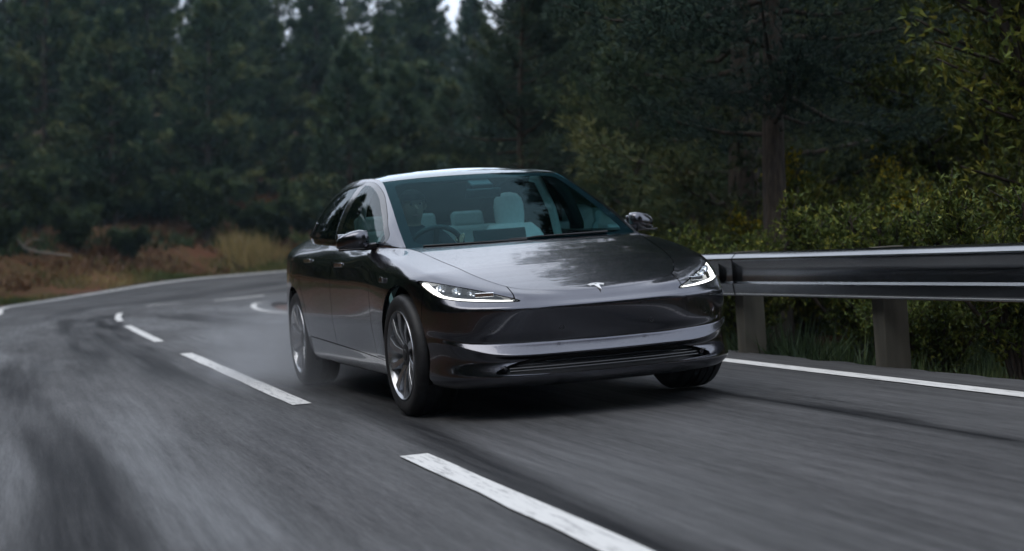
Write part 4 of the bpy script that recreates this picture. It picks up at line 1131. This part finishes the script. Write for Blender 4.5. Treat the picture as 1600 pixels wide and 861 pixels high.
# ================================================================== crash barrier along the right edge
M_steel = add_noise_color(mat('galvanised_steel', (.42, .43, .44), rough=.17, metal=1.0), (.24, .25, .26), (.36, .37, .38), 3, stretch=(1, .3, 1), bump=.1, bump_dist=.002)
M_post = add_noise_color(mat('weathered_post', (.20, .18, .14), rough=.85), (.045, .042, .033), (.10, .092, .072), 9, stretch=(1, 1, .2), bump=.3)
rail = empty('guardrail', tuple(road_pt(0., 3.35)))
tag(rail, 'grey steel crash barrier with a double ridged beam along the right edge of the road', 'guardrail')
WPROF = [(.000, .733), (.006, .737), (.022, .736), (.050, .722), (.072, .700), (.076, .688), (.072, .672), (.044, .628), (.036, .600), (.037, .560), (.040, .528), (.068, .519), (.077, .514), (.077, .506), (.074, .492), (.071, .455), (.066, .432), (.050, .424), (.006, .422), (.000, .425)]
def beam(s0, s1, out):
    s = np.linspace(s0, s1, 14); V = []; F = []; n = len(WPROF)
    for q in s:
        for d, z in WPROF: V.append(road_pt(q, 3.40 - d - out, z))
        for d, z in reversed(WPROF): V.append(road_pt(q, 3.40 - d - out + .004, z + (.002 if .43 < z < .73 else 0)))
    m = 2*n
    for i in range(len(s)-1):
        for k in range(m): F.append((i*m+k, (i+1)*m+k, (i+1)*m+(k+1) % m, i*m+(k+1) % m))
    F.append(tuple(range(m))); F.append(tuple((len(s)-1)*m+k for k in reversed(range(m))))
    o = MB().add([tuple(v) for v in V], F).obj('rail_beam', M_steel, None, autos=60)
    o.parent = rail; o.matrix_parent_inverse = Matrix.Translation(-rail.location)
    return o
S0 = -9.8
k = 0
while S0 + k*4 < 14:
    beam(S0 + k*4 - .12, S0 + (k+1)*4 + .12, .0055*(k % 2)); k += 1
pm_ = None; bm_ = None
for q in np.arange(-9.8, 14.3, 2.0):
    p = road_pt(q, 3.50); 
    th = float(np.interp(q, SS, PT))
    if pm_ is None:
        pm_ = MB().box((0, 0, .24), (.085, .07, .50)).obj('post', M_post, None, bevel=.008)
        o = pm_
    else:
        o = pm_.copy(); col.objects.link(o)
    o.parent = rail; o.matrix_parent_inverse = Matrix.Translation(-rail.location); o.location = tuple(p); o.rotation_euler = (0, 0, -th)
    pb = road_pt(q, 3.40 - .004, .58)
    if bm_ is None:
        bm_ = MB().lathe([(-.020, .0005), (-.018, .012), (-.004, .016), (0, .016)], 10).obj('bolt', M_steel, None); b2 = bm_
    else:
        b2 = bm_.copy(); col.objects.link(b2)
    b2.parent = rail; b2.matrix_parent_inverse = Matrix.Translation(-rail.location); b2.location = tuple(pb); b2.rotation_euler = (0, 0, -th)

# ================================================================== trees, shrubs, grass
def unit(v): return v/np.maximum(np.linalg.norm(v, axis=-1, keepdims=True), 1e-9)
def blades(P, D, L, Wd, nb, spread, tint, g, jit=.15):
    """nb pointed leaves on each tuft; returns verts (n*nb*3), tint"""
    n = len(P)
    d = np.repeat(D, nb, 0) + g.normal(0, spread, (n*nb, 3)); d = unit(d)
    p = np.repeat(P, nb, 0); l = np.repeat(L, nb)*g.uniform(.65, 1.15, n*nb); w = np.repeat(Wd, nb)
    side = unit(np.cross(d, unit(g.normal(0, 1, (n*nb, 3)))))
    V = np.stack([p - side*w[:, None]/2, p + side*w[:, None]/2, p + d*l[:, None]], 1).reshape(-1, 3)
    tt = np.repeat(np.clip(np.repeat(tint, nb) + g.normal(0, jit, n*nb), 0, 1), 3)
    return V, tt
def tri_mesh(name, V, tint, m):
    F = np.arange(len(V)).reshape(-1, 3)
    return mesh_from(name, V, F, m, smooth=False, attrs={'tint': tint})

def pine_variant(seed, H, base, rad, nbr, ntuft, blade=.36, thin=1.0):
    g = np.random.default_rng(seed)
    tm = MB()
    bend = g.normal(0, .012, 2)
    zs = np.linspace(-.6, H, 12)
    tr = [(bend[0]*z*z/H + .05*math.sin(z*.7+seed), bend[1]*z*z/H + .05*math.cos(z*.9+seed), z) for z in zs]
    r0 = H*.0135 + .03
    tm.tube(tr, [r0*1.35] + [r0*(1-.93*z/H) + .01 for z in zs[1:]], 8)
    def trunk_at(z): return np.array([bend[0]*z*z/H + .05*math.sin(z*.7+seed), bend[1]*z*z/H + .05*math.cos(z*.9+seed), z])
    P = []; D = []; T = []
    for k in range(nbr):
        f = (k + g.uniform(0, 1))/nbr
        h = base + (H-base)*f**.92
        az = k*2.399 + g.normal(0, .5)
        prof = (1-f)**.75*(.55 + .45*min(f/.18, 1)) + .05
        Lb = rad*prof*g.uniform(.65, 1.2)
        el = g.normal(.12, .16) + .35*f
        d0 = np.array([math.cos(az)*math.cos(el), math.sin(az)*math.cos(el), math.sin(el)])
        o0 = trunk_at(h); sag = g.uniform(.04, .16)
        pts = [o0 + d0*Lb*q + np.array([0, 0, -sag*Lb*4*q*(1-q)*.8 + .10*Lb*q*q]) for q in (0, .35, .7, 1)]
        tm.tube(pts, [.018+.012*Lb, .014+.008*Lb, .010+.004*Lb, .006], 5, cap=False)
        m = int(ntuft*(.35 + Lb/rad))
        q = g.beta(2.1, 1.15, m)
        lat = np.array([-math.sin(az), math.cos(az), 0])
        wd = (1.12-q)*Lb*.34 + .08
        off = g.normal(0, 1, m)*wd
        pos = o0 + d0*(Lb*q)[:, None] + lat*off[:, None]
        pos[:, 2] += -sag*Lb*3.2*q*(1-q) + .10*Lb*q*q + g.normal(0, .05+.03*Lb, m) - .10*np.abs(off)
        dd = d0*.55 + lat*np.sign(off)[:, None]*(np.abs(off)/(wd+.01))[:, None]*.5 + np.array([0, 0, .45])
        P.append(pos); D.append(dd)
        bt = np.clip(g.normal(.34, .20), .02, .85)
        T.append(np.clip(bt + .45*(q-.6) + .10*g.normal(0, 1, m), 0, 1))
    P = np.concatenate(P); D = unit(np.concatenate(D)); T = np.concatenate(T)
    return tm, P, D, T, g
PINES = []
for i, (H, base, rad, nbr, nt_) in enumerate(((15.5, 1.0, 3.9, 92, 52), (13.0, .6, 3.5, 84, 50), (17.0, 2.6, 4.2, 90, 52), (11.0, .4, 3.2, 76, 48), (14.0, 1.4, 3.0, 84, 48), (8.5, .2, 2.7, 62, 44), (12.5, 3.4, 3.6, 64, 50))):
    tm, P, D, T, g = pine_variant(100+i, H, base, rad, nbr, nt_)
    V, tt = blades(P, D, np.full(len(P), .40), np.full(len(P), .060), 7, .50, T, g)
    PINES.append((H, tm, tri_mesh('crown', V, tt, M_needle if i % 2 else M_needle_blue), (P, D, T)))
TRUNKS = []
for H, tm, cm, raw in PINES:
    TRUNKS.append(mesh_from('trunk', np.array(tm.v), tm.f, M_bark, smooth=True))
lean_v = Vector((CU[0]*.8, CU[1]*.8, 1)).normalized()
def lean_quat(spin, extra=0.0):
    q = Vector((0, 0, 1)).rotation_difference(lean_v)
    return q @ Matrix.Rotation(spin, 3, 'Z').to_quaternion()
ORD = ['first', 'second', 'third', 'fourth', 'fifth', 'sixth', 'seventh', 'eighth', 'ninth', 'tenth', 'eleventh', 'twelfth', 'thirteenth', 'fourteenth', 'fifteenth', 'sixteenth', 'seventeenth', 'eighteenth', 'nineteenth', 'twentieth', 'twenty-first', 'twenty-second', 'twenty-third', 'twenty-fourth', 'twenty-fifth', 'twenty-sixth']
ORD += ['twenty-'+q for q in ORD[6:9]] + ['thirtieth'] + ['thirty-'+q for q in ORD[:9]] + ['fortieth'] + ['forty-'+q for q in ORD[:9]]
def add_tree(x, y, kind, sc, label, group, spin, name='pine_tree'):
    z = float(ground_z(np.array([x]), np.array([y]))[0])
    root = empty(name, (x, y, z))
    root.rotation_mode = 'QUATERNION'; root.rotation_quaternion = lean_quat(spin)
    root.scale = (sc, sc, sc)
    tag(root, label, 'tree', group)
    link('trunk', TRUNKS[kind], root); link('crown', PINES[kind][2], root)
    return root
# finer needles for the pines that stand close behind the barrier
for i, (H, base, rad, nbr, nt_) in enumerate(((12.5, 1.6, 3.3, 80, 210), (11.5, 3.0, 3.1, 66, 230), (13.0, .9, 3.0, 84, 190))):
    tm, P, D, T, g = pine_variant(200+i, H, base, rad, nbr, nt_)
    V, tt = blades(P, D, np.full(len(P), .15), np.full(len(P), .0135), 12, .62, T, g)
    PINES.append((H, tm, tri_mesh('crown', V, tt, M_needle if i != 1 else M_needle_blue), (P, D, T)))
    TRUNKS.append(mesh_from('trunk', np.array(tm.v), tm.f, M_bark, smooth=True))
g = np.random.default_rng(42)
rows = {}
def offer(row, x, y, kind, sc):
    u, v, w = cam_uv(x, y, 0)
    if w < 8 or u < -110 or u > 1710: return
    # the wood stands lower behind the road and taller on the right
    if u < 330: sc *= 1.18
    elif u < 1010:
        lim = (w*(.262 if u < 800 else .205) + .9 - float(ground_z(np.array([x]), np.array([y]))[0]))/PINES[kind][0]
        sc = min(sc, max(lim, .4)*float(g.uniform(.9, 1.0)))
    rows.setdefault(row, []).append((u, x, y, kind, sc))
# outer bank of the bend: rows of pines stepping back up the slope
for row, (off, step, jit, kinds, lo, hi) in (('front row of the left bank', (10.5, 3.3, 1.6, (1, 3, 6, 3, 5, 1), .72, 1.0)), ('second row of the left bank', (16.0, 3.8, 1.6, (0, 1, 4, 3), .75, 1.0)), ('third row of the left bank', (20.5, 4.2, 2.0, (0, 2, 4, 1), .75, .98)), ('back row of the left bank', (29, 4.6, 2.2, (2, 0, 4), .75, .98)), ('farthest row of the left bank', (38, 4.0, 2.4, (2, 0, 1), .8, 1.0))):
    s = 14 + g.uniform(0, 3)
    while s < 74:
        sq = s + g.normal(0, .8); le = float(left_edge(sq)) - off - g.uniform(-jit, jit)
        p = road_pt(sq, le)
        u, v, w = cam_uv(p[0], p[1], 0)
        kind = int(g.choice(kinds)); sc = float(g.uniform(lo, hi))
        if 500 < u < 790 and row[0] in 'tb': sc *= .95
        elif 500 < u < 790: sc *= .92
        offer(row, p[0], p[1], kind, sc)
        # spacing widens with the radius on the outside of the bend
        kq = float(np.interp(sq, KN, K_)); s += step/(1+off*kq*1.0)
# inside of the bend, right of the road, behind the barrier
cells = []
for ix in np.arange(5.5, 46, 4.2):
    for iy in np.arange(6, 62, 4.2):
        cells.append((ix+g.normal(0, .9), iy+g.normal(0, .9)))
cx = np.array([c[0] for c in cells]); cy = np.array([c[1] for c in cells])
S_c, L_c = road_sl(cx, cy)
for (x, y), l in zip(cells, L_c):
    u, v, w = cam_uv(x, y, 0)
    if l < 4.6 or w < 15: continue
    if u < 760: continue
    dcar = math.hypot(x-0, y-2)
    row = 'front row of the right wood' if w < 30 else ('middle row of the right wood' if w < 44 else 'back row of the right wood')
    kind = int(g.choice((7, 8, 9))) if w < 31 else int(g.choice((0, 1, 2, 4, 6)))
    offer(row, x, y, kind, float(g.uniform(.62, .86)))
for U, w_, kind, sc in ((548, 60, 3, .8), (590, 66, 5, .95), (632, 62, 3, .75), (670, 70, 5, 1.0), (705, 64, 3, .7)):
    d = CF + (U-800)/FPX*CR; p = CAM + d*w_
    rows.setdefault('low row behind the car', []).append((U, p[0], p[1], kind, sc))
for U, w_, kind, sc in ((1078, 29.0, 8, 1.5), (1165, 19.0, 9, 1.0)):
    d = CF + (U-800)/FPX*CR; p = CAM + d*w_
    rows.setdefault('front row of the right wood', []).append((U, p[0], p[1], kind, sc))
adj = {'front': 'bushy', 'second': 'dark', 'third': 'tall', 'back': 'tall'}
for row, L_ in rows.items():
    L_.sort(); n = len(L_)
    for i, (u, x, y, kind, sc) in enumerate(L_):
        w0 = 'slender' if kind in (4, 9) else ('low bushy' if kind in (3, 5) else ('bare stemmed' if kind in (2, 6, 8) else 'dense'))
        if i == 0: o_ = 'leftmost'
        elif i == n-1: o_ = 'rightmost'
        else: o_ = ORD[i] + ' from the left'
        add_tree(x, y, kind, sc, f'{w0} dark pine, {row}, {o_}', 'pines of the roadside wood', float(g.uniform(0, 6.28)))
print('TREES', {k: len(v) for k, v in rows.items()})

# broad leaved trees in yellowish leaf at the right edge
def leafy(seed, H, rad, n, size, mat_, upright=.3, low=.25):
    g = np.random.default_rng(seed); tm = MB(); P = []; D = []; T = []
    nst = min(max(3, int(n/520)), 14); 
    for k in range(nst):
        az = 2*math.pi*k/nst + g.normal(0, .4); ln = g.uniform(.35, .85)*rad; h1 = H*g.uniform(.55, .95)
        pts = [np.array([0, 0, -.25]), np.array([math.cos(az)*ln*.25, math.sin(az)*ln*.25, h1*.4]), np.array([math.cos(az)*ln*.7, math.sin(az)*ln*.7, h1*.78]), np.array([math.cos(az)*ln, math.sin(az)*ln, h1])]
        r_ = .012*H + .006
        tm.tube(pts, [r_*1.6, r_, r_*.6, r_*.25], 5, cap=False)
        nsh = 16 if n < 6000 else 34
        for j in range(nsh):
            q = g.uniform(low, 1); i0 = min(int(q*3), 2); f = q*3-i0; o0 = pts[i0]*(1-f)+pts[i0+1]*f
            dv = unit(np.array([g.normal(0, 1), g.normal(0, 1), abs(g.normal(0, .6))+upright])); Ls = g.uniform(.18, .42)*rad
            m = int(n/nst/nsh); w = g.uniform(.1, 1, m)
            P.append(o0 + dv*(w*Ls)[:, None] + g.normal(0, .05*rad, (m, 3))); D.append(np.tile(dv, (m, 1)) + np.array([0, 0, upright*.6]))
            T.append(np.clip(g.normal(.42, .15) + .25*(w-.5) + g.normal(0, .08, m), 0, 1))
            tm.tube([o0, o0+dv*Ls], [r_*.3, r_*.1], 4, cap=False)
    P = np.concatenate(P); D = unit(np.concatenate(D)); T = np.concatenate(T)
    P[:, 2] = np.maximum(P[:, 2], .02)
    V, tt = blades(P, D, np.full(len(P), size), np.full(len(P), size*.42), 4, .75, T, g)
    return tm, tri_mesh('foliage', V, tt, mat_), P, D, T
SHR = {}
for key, a in dict(gorse0=(11, 1.5, 1.0, 9000, .052, M_gorse, .8), gorse1=(12, 1.25, 1.15, 9000, .052, M_gorse, .7), gorse2=(13, 1.8, .95, 9000, .055, M_gorse, 1.0), shrub0=(14, 2.2, 1.5, 4200, .17, M_shrub, .3), shrub1=(15, 1.7, 1.5, 3600, .17, M_shrub, .25), broad0=(16, 6.0, 2.4, 19000, .085, M_gorse, .35), broad1=(17, 3.6, 1.9, 13000, .085, M_gorse, .35)).items():
    tm, fm, P, D, T = leafy(*a)
    gg = np.random.default_rng(a[0])
    fl = None
    if key.startswith('gorse'):
        top_ = np.argsort(P[:, 2] + .3*np.linalg.norm(P[:, :2], axis=1) + gg.normal(0, .12, len(P)))[-1800:]
        cl = gg.normal(0, 1, (6, 3)); seeds = P[gg.choice(top_, 7)]
        dmin = np.min(np.linalg.norm(P[top_][:, None]-seeds[None], axis=2), axis=1)
        pk = top_[dmin < .17]
        V, tt = blades(P[pk], D[pk], np.full(len(pk), .04), np.full(len(pk), .035), 3, .8, np.full(len(pk), .5), gg)
        fl = tri_mesh('flowers', V, tt, M_flower)
    SHR[key] = (mesh_from('stem', np.array(tm.v), tm.f, M_bark, smooth=True), fm, fl)
def add_bush(x, y, key, sc, label, cat, group=None, name='gorse_bush', flowers=True, spin=None, dz=0):
    z = float(ground_z(np.array([x]), np.array([y]))[0]) + dz
    r = empty(name, (x, y, z)); r.rotation_euler = (0, 0, float(g.uniform(0, 6.28)) if spin is None else spin)
    r.scale = (sc, sc, sc*float(g.uniform(.9, 1.15)))
    tag(r, label, cat, group)
    st, fm, fl = SHR[key]
    link('stem', st, r); link('foliage', fm, r)
    if fl is not None and flowers: link('flowers', fl, r)
    return r
# gorse and scrub along the barrier
gl = []
for s in np.arange(-4.5, 17, 1.4):
    for l0 in (4.7, 6.2, 7.9, 9.9):
        p = road_pt(s + g.normal(0, .3), l0 + g.normal(0, .35)); u, v, w = cam_uv(p[0], p[1], .5)
        if w < 6 or u < 1010 or u > 1760: continue
        gl.append((u, p[0], p[1], l0, w))
for l0, nm in ((4.7, 'first line by the barrier'), (6.2, 'second line by the barrier'), (7.9, 'third line by the barrier'), (9.9, 'line before the pines')):
    L_ = sorted([q for q in gl if q[3] == l0]); n = len(L_)
    for i, (u, x, y, _, w) in enumerate(L_):
        o_ = 'leftmost' if i == 0 else ('rightmost' if i == n-1 else ORD[i] + ' from the left')
        flw = g.uniform() < .32
        sc = float(g.uniform(.70, 1.0))*(.8 if l0 < 5 else 1.18)
        add_bush(x, y, f'gorse{int(g.integers(3))}', sc, f'{"yellow flowered" if flw else "plain green"} gorse bush, {nm}, {o_}', 'bush', 'gorse along the barrier', flowers=flw)
def at_uw(U, w_):
    d = CF + (U-800)/FPX*CR; p = CAM + d*w_; return float(p[0]), float(p[1])
for (x, y, key, sc, lb) in ((*at_uw(1735, 12.5), 'broad0', .95, 'tall yellow green broadleaf tree at the right edge of the photo'), (*at_uw(1545, 17.0), 'broad1', .9, 'smaller yellow green broadleaf tree just left of the tall one at the right edge')):
    add_bush(x, y, key, sc, lb, 'tree', name='broadleaf_tree')
# shrubs on the left bank, by eye from the photograph
def at_pixel(U, Vp, z0=0.0):
    d = CF + (U-800)/FPX*CR + (430.5-Vp)/FPX*CU
    # march to the ground
    for w in np.arange(14, 140, .4):
        p = CAM + d*w
        if p[2] < ground_z(np.array([p[0]]), np.array([p[1]]))[0]: return p[0], p[1], w
    return p[0], p[1], w
for (U, Vp, key, sc, lb) in ((322, 376, 'shrub0', 1.1, 'rounded dark green shrub on the bank left of the car, beside the dry grass'), (205, 412, 'shrub1', .75, 'low dark shrub in the brown bracken beyond the bend'), (120, 398, 'shrub1', .9, 'dark shrub left of the brown bracken patch'), (60, 372, 'shrub0', 1.0, 'tall dark shrub behind the fallen branch'), (10, 398, 'shrub1', .8, 'shrub at the left edge of the photo on the bank'), (430, 392, 'shrub0', .9, 'dark green shrub just left of the rear of the car'), (165, 360, 'shrub0', 1.1, 'big dark shrub under the pines on the left bank'), (255, 352, 'shrub1', 1.0, 'green shrub under the pines left of the rounded one'), (480, 380, 'shrub0', 1.2, 'dark shrub above the rear wing of the car'), (392, 372, 'shrub1', .8, 'small shrub behind the tall dry grass')):
    x, y, w = at_pixel(U, Vp)
    add_bush(x, y, key, sc, lb, 'shrub', 'shrubs on the left bank', name='shrub')
# dead branches: the fallen one by the road and bare limbs in the pines
x, y, w = at_pixel(62, 412)
fb = MB(); z = float(ground_z(np.array([x]), np.array([y]))[0])
r3 = np.array([CR[0], CR[1], 0])
fb.tube([np.array([x, y, z+.9]) - r3*.75, np.array([x, y, z+.55]) - r3*.55, np.array([x, y, z+.35]), np.array([x, y, z+.12]) + r3*1.2], [.03, .06, .05, .03], 7)
fb.tube([np.array([x, y, z+.62]) - r3*.6, np.array([x, y+.2, z+.85]) - r3*.2, np.array([x, y+.2, z+.8]) + r3*.25], [.035, .025, .012], 6)
tag(fb.obj('fallen_branch', M_dead), 'pale fallen branch lying on the grass beside the road at the left', 'branch')

# grass and bracken
def scatter(name, n, sfun, hfun, mat_, tintfun, nb, wd, spread, label, seed):
    g = np.random.default_rng(seed)
    x, y = sfun(g, n); z = ground_z(x, y)
    P = np.stack([x, y, z-.02], 1); h = hfun(g, x, y)
    D = np.tile([0, 0, 1.0], (len(x), 1)) + g.normal(0, .18, (len(x), 3))
    k = h > .03; P, D, h = P[k], unit(D[k]), h[k]; tn = tintfun(g, x[k], y[k])
    V, tt = blades(P, D, h, np.full(len(h), wd), nb, spread, tn, g)
    o = link(name, tri_mesh(name, V, tt, mat_)); tag(o, label, kind='stuff'); return o
def left_area(d0, d1, s0, s1):
    def fn(g, n):
        s = g.uniform(s0, s1, n); dl = d0 + (d1-d0)*g.uniform(0, 1, n)**1.1
        p = road_pt(s, left_edge(s) - .4 - dl); return p[:, 0], p[:, 1]
    return fn
def right_area(d0, d1, s0, s1):
    def fn(g, n):
        s = g.uniform(s0, s1, n); p = road_pt(s, RIGHT + .45 + d0 + (d1-d0)*g.uniform(0, 1, n)); return p[:, 0], p[:, 1]
    return fn
def h_patch(lo, hi, sc, sd, thr=-.2):
    def fn(g, x, y):
        q = vnoise(x, y, sc, sd); return np.where(q > thr, lo + (hi-lo)*g.uniform(0, 1, len(x))*np.clip(.5+q, 0, 1.2), 0)
    return fn
def t_patch(base, amp, sc, sd):
    return lambda g, x, y: np.clip(base + amp*vnoise(x, y, sc, sd) + g.normal(0, .07, len(x)), 0, 1)
scatter('grass', 15000, left_area(.75, 4.4, 18, 62), h_patch(.10, .40, .35, 4, -.25), M_grass, t_patch(.40, .75, .35, 8), 4, .035, .25, 'green and straw coloured grass along the left verge', 1)
scatter('tall_dry_grass', 700, lambda g, n: (lambda c: (c[0]+g.normal(0, .55, n), c[1]+g.normal(0, .6, n)))(at_pixel(392, 408)), lambda g, x, y: g.uniform(.35, 1.3, len(x)), M_grass, lambda g, x, y: np.full(len(x), .88), 4, .04, .22, 'tall straw coloured grass left of the car', 2)
scatter('bracken', 20000, left_area(2.8, 16, 18, 66), h_patch(.2, .65, .28, 14, -.30), M_bracken, t_patch(.45, .5, .4, 18), 4, .10, .65, 'reddish brown dead bracken on the left bank', 3)
scatter('undergrowth', 13000, left_area(5, 26, 14, 66), h_patch(.3, 1.0, .22, 24, -.02), M_shrub, t_patch(.35, .4, .4, 28), 5, .11, .6, 'dark green undergrowth below the pines of the left bank', 4)
scatter('grass', 16000, right_area(.02, 3.2, -8, 14), h_patch(.10, .42, .5, 34, -.6), M_shrub, t_patch(.55, .6, .5, 38), 4, .018, .35, 'rough green grass at the foot of the crash barrier', 5)
scatter('undergrowth', 14000, right_area(2.5, 26, -4, 46), h_patch(.25, .85, .3, 44, -.25), M_shrub, t_patch(.42, .5, .4, 48), 5, .08, .6, 'dark undergrowth in the wood right of the road', 6)

# the wood goes on beside and behind the camera; it shows in the paint of the car
def far_wood():
    g = np.random.default_rng(77); VV = []; TT = []
    spots = []
    for y in np.arange(-48, 62, 3.4):
        for off in (8.5, 13, 18):
            sq = y; p = road_pt(min(max(sq, -39), 62), -3.4 - off - g.uniform(-1.5, 1.5)); yy = p[1] + (sq+39 if sq < -39 else 0); spots.append((p[0], yy))
    for x in np.arange(-18, 34, 3.6):
        if abs(x+3) > 4.5: spots.append((x, -33 - g.uniform(0, 5)))
        spots.append((x+1.5, -46 - g.uniform(0, 6)))
    for y in np.arange(-44, -8, 4): spots.append((8.5 + g.uniform(0, 2), y))
    for x, y in spots:
        u, v, w = cam_uv(x, y, 1)
        if w > 3 and -250 < u < 1850: continue
        H, tm, cm, (P, D, T) = PINES[int(g.integers(0, 5))]
        k = g.choice(len(P), 800, replace=False); a = g.uniform(0, 6.28); sc = g.uniform(.85, 1.1)
        Rz = np.array([[math.cos(a), -math.sin(a), 0], [math.sin(a), math.cos(a), 0], [0, 0, 1]])
        z = float(ground_z(np.array([x]), np.array([y]))[0])
        V, tt = blades((P[k]@Rz.T)*sc + [x, y, z], D[k]@Rz.T, np.full(800, 1.1), np.full(800, .32), 4, .6, T[k], g)
        VV.append(V); TT.append(tt)
    V = np.concatenate(VV); tt = np.concatenate(TT)
    o = link('distant_wood', tri_mesh('distant_wood', V, tt, M_needle)); tag(o, 'dark pine wood that runs on along the road outside the picture', kind='stuff')
far_wood()

# ------------------------------------------------------------------ rainy air and the spray of the wheels
def vol_mat(name, color, dens, noise_=None):
    m = bpy.data.materials.new(name); m.use_nodes = True; t = m.node_tree
    for n in list(t.nodes): t.nodes.remove(n)
    o = N(t, 'ShaderNodeOutputMaterial'); v = N(t, 'ShaderNodeVolumePrincipled')
    v.inputs['Color'].default_value = (*color, 1); v.inputs['Density'].default_value = dens; v.inputs['Anisotropy'].default_value = .1
    t.links.new(v.outputs[0], o.inputs['Volume'])
    return m, t, v
m, t, v = vol_mat('rain_haze', (.55, .80, 1.0), .00032)
gz = [q.bound_box for q in scene.objects if q.name == 'ground'][0]
zlo = min(q[2] for q in gz) - 1.0; zhi = max(q[2] for q in gz) + 26.0
hx = MB().box((0, 250, (zlo+zhi)/2), (1000, 1250, (zhi-zlo)/2)).obj('haze', m, smooth=False)
tag(hx, 'pale blue rain haze over the whole road and wood', kind='stuff')
m, t, v = vol_mat('wheel_spray', (.90, .94, 1.0), .5)
oc = N(t, 'ShaderNodeTexCoord'); no = N(t, 'ShaderNodeTexNoise', i_Scale=2.2, i_Detail=3.0)
mp = N(t, 'ShaderNodeMapping'); mp.inputs['Scale'].default_value = (1.2, .45, 1.6)
t.links.new(oc.outputs['Object'], mp.inputs['Vector']); t.links.new(mp.outputs['Vector'], no.inputs['Vector'])
sp = N(t, 'ShaderNodeSeparateXYZ'); t.links.new(oc.outputs['Generated'], sp.inputs[0])
def bell(sock, c, w):
    a = N(t, 'ShaderNodeMath', operation='SUBTRACT'); a.inputs[1].default_value = c; t.links.new(sock, a.inputs[0])
    d = N(t, 'ShaderNodeMath', operation='DIVIDE'); d.inputs[1].default_value = w; t.links.new(a.outputs[0], d.inputs[0])
    p_ = N(t, 'ShaderNodeMath', operation='MULTIPLY'); t.links.new(d.outputs[0], p_.inputs[0]); t.links.new(d.outputs[0], p_.inputs[1])
    q_ = N(t, 'ShaderNodeMath', operation='SUBTRACT', use_clamp=True); q_.inputs[0].default_value = 1; t.links.new(p_.outputs[0], q_.inputs[1]); return q_.outputs[0]
cur = None
for s_ in (bell(sp.outputs[0], .5, .5), bell(sp.outputs[1], .24, .28), bell(sp.outputs[1], .5, .5), bell(sp.outputs[2], .0, 1.0), bell(sp.outputs[2], .0, .8), no.outputs['Fac']):
    if cur is None: cur = s_; continue
    k_ = N(t, 'ShaderNodeMath', operation='MULTIPLY'); t.links.new(cur, k_.inputs[0]); t.links.new(s_, k_.inputs[1]); cur = k_.outputs[0]
k_ = N(t, 'ShaderNodeMath', operation='MULTIPLY'); k_.inputs[1].default_value = 3.4; t.links.new(cur, k_.inputs[0]); t.links.new(k_.outputs[0], v.inputs['Density'])
sb_ = MB().box((0, 0, 0), (1.5, 3.3, .42)).obj('spray', m, smooth=False)
sb_.location = (.0, 4.9, .43)
tag(sb_, 'white mist of spray thrown up behind the rear wheels of the car', kind='stuff')
